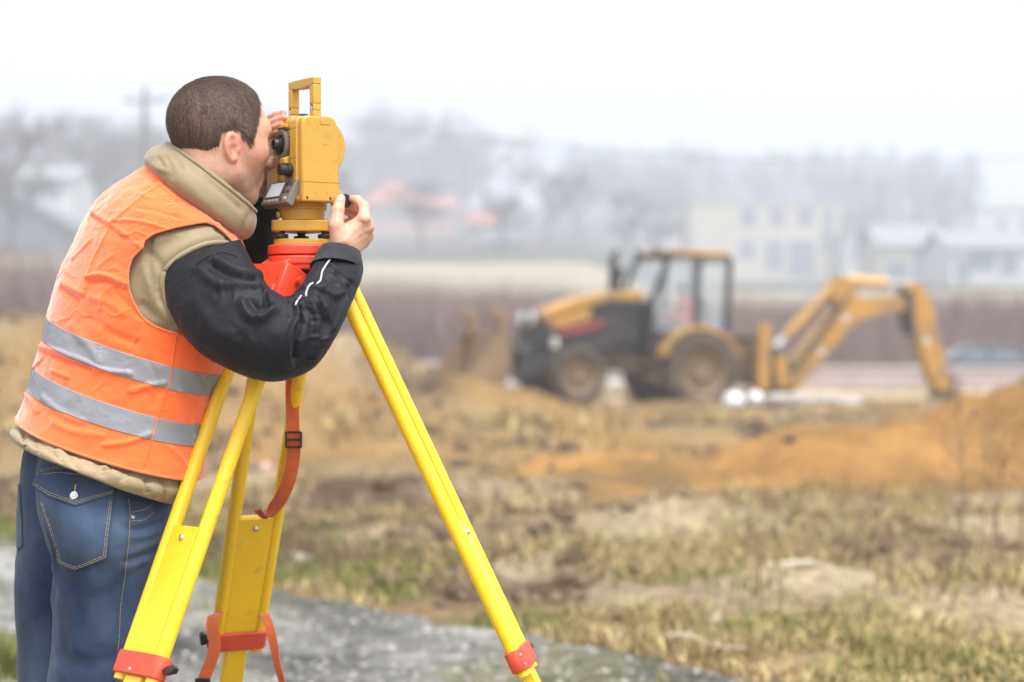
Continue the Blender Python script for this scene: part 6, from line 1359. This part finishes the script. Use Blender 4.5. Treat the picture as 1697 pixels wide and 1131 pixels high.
# white sacks and pale rubble by the rear wheel
M_sack = mat('white plastic sack', (.86, .87, .90), .45, (.78, .79, .83), 9)
def lump(name, px, py, d, sx, sy, sz, mt, label, cat, group=None, seed=0, boxy=0.0, up=None):
    x = P(px, py, d)[0]; z = gz(x, d) if up is None else up; b = Body(); b.ell((0, 0, sz * .85), (sx, sy, sz), k=.02); b.ell((sx * .35, 0, sz * .6), (sx * .7, sy * .8, sz * .6), k=sx * .4); b.ell((-sx * .4, sy * .1, sz * .55), (sx * .6, sy * .8, sz * .55), k=sx * .4)
    V, F = b.mesh(max(min(sx, sy, sz) / 7, .004)); V = V + vnormals(V, orient(V, F)) * (min(sx, sy, sz) * .3 * fbm(V / sx * 1.6 + seed, 3, seed))[:, None]
    if boxy: V[:, 2] = np.minimum(V[:, 2], sz * 1.2)
    o = np_mesh(name, V, orient(V, F), mt); o.location = (x, d, z - sz * .1); o.rotation_euler = (0, 0, seed); return tag(o, label, cat, group)
lump('plastic_sack', 1216, 665, 35.2, .17, .15, .15, M_sack, 'bright white plastic sack just behind the rear wheel of the digger', 'sack', None, 3)
lump('plastic_sack', 1252, 665, 35.4, .14, .12, .12, M_sack, 'smaller white plastic sack to the right of the brightest one', 'sack', None, 5)
M_rub = mat('pale rubble', (.36, .34, .31), .9, (.44, .42, .40), 4, bump=.4, bsc=12, dist=.01)
for k, (px, s_) in enumerate([(1290, .22), (1318, .16), (1340, .26), (1366, .18), (1388, .22), (1412, .15)]):
    lump('rubble_block', px, 662, 35.6 + .25 * (k % 3), s_, .16, .10 + .02 * (k % 2), M_rub, 'pale rubble block lying in the low row under the rear arm of the digger', 'rubble', 'pale rubble blocks under the digger arm', 10 + k)
lump('stone', 1018, 656, 35.0, .20, .16, .08, mat('cream stone', (.34, .27, .18), .9, (.42, .34, .24), 4), 'large cream stone lying between the front and rear wheels of the digger', 'stone', None, 21)
lump('stone', 500, 930, 10.9, .045, .04, .025, M_rub, 'small pale stone at the far edge of the gravel track, right of the tripod strap', 'stone', None, 22)
lump('stone', 1652, 986, 9.4, .07, .05, .035, mat('blue grey stone', (.20, .21, .25), .8, (.27, .28, .33), 10), 'blue grey stone in the grass near the right edge', 'stone', None, 23)
lump('stone', 640, 1086, 7.6, .05, .04, .02, mat('dark stone', (.06, .055, .05), .9), 'dark flat stone on the gravel beside the right tripod leg', 'stone', None, 24) if False else None
lump('plastic_scrap', 546, 612, 26.0, .09, .08, .08, mat('yellow plastic', (.62, .48, .06), .6), 'yellow plastic scrap on the soil bank right of the elbow', 'litter', None, 25)
lump('plastic_scrap', 442, 700, 17.0, .05, .05, .06, mat('pink plastic', (.70, .40, .38), .6), 'pale pink plastic scrap seen between the tripod legs', 'litter', None, 26)
# weathered sticks and pale branch
M_wood = mat('weathered wood', (.42, .36, .28), .9, (.52, .46, .37), 18, bump=.4, bsc=60, dist=.003, stretch=(6, 1, 1))
def stick(a, b, d0, d1, r, label, lift=.02, name='branch'):
    p0, p1 = P(*a, d0), P(*b, d1); t = np.linspace(0, 1, 9)[:, None]; q = p0 + (p1 - p0) * t; q[:, 2] = ground_h(q[:, 0], q[:, 1]) + lift + .012 * np.sin(np.linspace(0, 7, 9)); return tag(MB().tube(q, np.linspace(r, r * .5, 9), 8).build(name, M_wood, None), label, 'branch')
stick((1268, 975), (1460, 955), 9.55, 9.62, .022, 'long pale bare branch lying across the cut bank on the right', .05)
stick((1095, 1075), (1235, 1096), 7.75, 7.45, .014, 'thin grey stick lying on the verge of the gravel track', .03)
stick((1170, 1035), (1262, 1022), 8.4, 8.45, .012, 'short pale stick on the bare earth below the cut bank', .03)
# dead weed stalks
M_weed = mat('dead weed stalk', (.20, .13, .08), .9, (.28, .19, .11), 30)
def weed(px, d, H, seed, label, group):
    g = random.Random(seed); x = P(px, 0, d)[0]; z = gz(x, d) + (max(float(heap_h(np.array([x]), np.array([d]))[0]), 0) if 14 < d < 19.5 and x > -.4 else 0); t = empty('dead_weed', (x, d, z - .03), g.uniform(0, 6), label, 'weed', group); s = MB(); b = MB(); tip = np.array([g.uniform(-.12, .12) * H, g.uniform(-.1, .1) * H, H])
    q = [tip * u + np.array([.03 * math.sin(u * 4 + seed) * H, 0, 0]) for u in np.linspace(0, 1, 8)]; s.tube(q, np.linspace(.0075, .0025, 8), 6)
    for k in range(9):
        u = g.uniform(.3, .95); p = tip * u + np.array([.03 * math.sin(u * 4 + seed) * H, 0, 0]); a = g.uniform(0, 6.28); e = p + np.array([math.cos(a) * .12 * H, math.sin(a) * .12 * H, g.uniform(.1, .2) * H]); b.tube([p, (p + e) / 2 + (0, 0, .01), e], [.003, .0025, .0015], 5)
        b.ball(e, (.008, .008, .014), 6, 4)
    s.build('stem', M_weed, t); b.build('branchlet', M_weed, t)['kind'] = 'stuff'
for k, (px, d, H) in enumerate([(1600, 11.5, .95), (1618, 10.8, .80), (1588, 12.0, .85), (1640, 10.2, .9), (1662, 11.0, 1.05), (1690, 10.4, .8)]): weed(px, d, H, 40 + k, 'tall dead weed stalk standing before the ochre sand heap at the right edge', 'dead weeds at the right edge')
for k, (px, d, H) in enumerate([(1450, 10.2, .42), (1478, 9.8, .38), (1425, 10.6, .36), (1520, 9.6, .40)]): weed(px, d, H, 60 + k, 'short dead weed in the rough grass right of the pale branch', 'short dead weeds by the branch')
for k, (px, d, H) in enumerate([(1262, 8.7, .40), (1240, 9.6, .34)]): weed(px, d, H, 80 + k, ['dead weed standing alone in front of the bare cut bank', 'small dead weed just left of the pale branch end'][k], None)
for k, (px, d, H) in enumerate([(690, 11.2, .42), (745, 11.8, .36), (820, 11.0, .40), (600, 12.4, .42), (930, 11.6, .34)]): weed(px, d, H, 90 + k, 'thin dead weed in the dry grass behind the right tripod leg', 'dead weeds behind the right tripod leg')
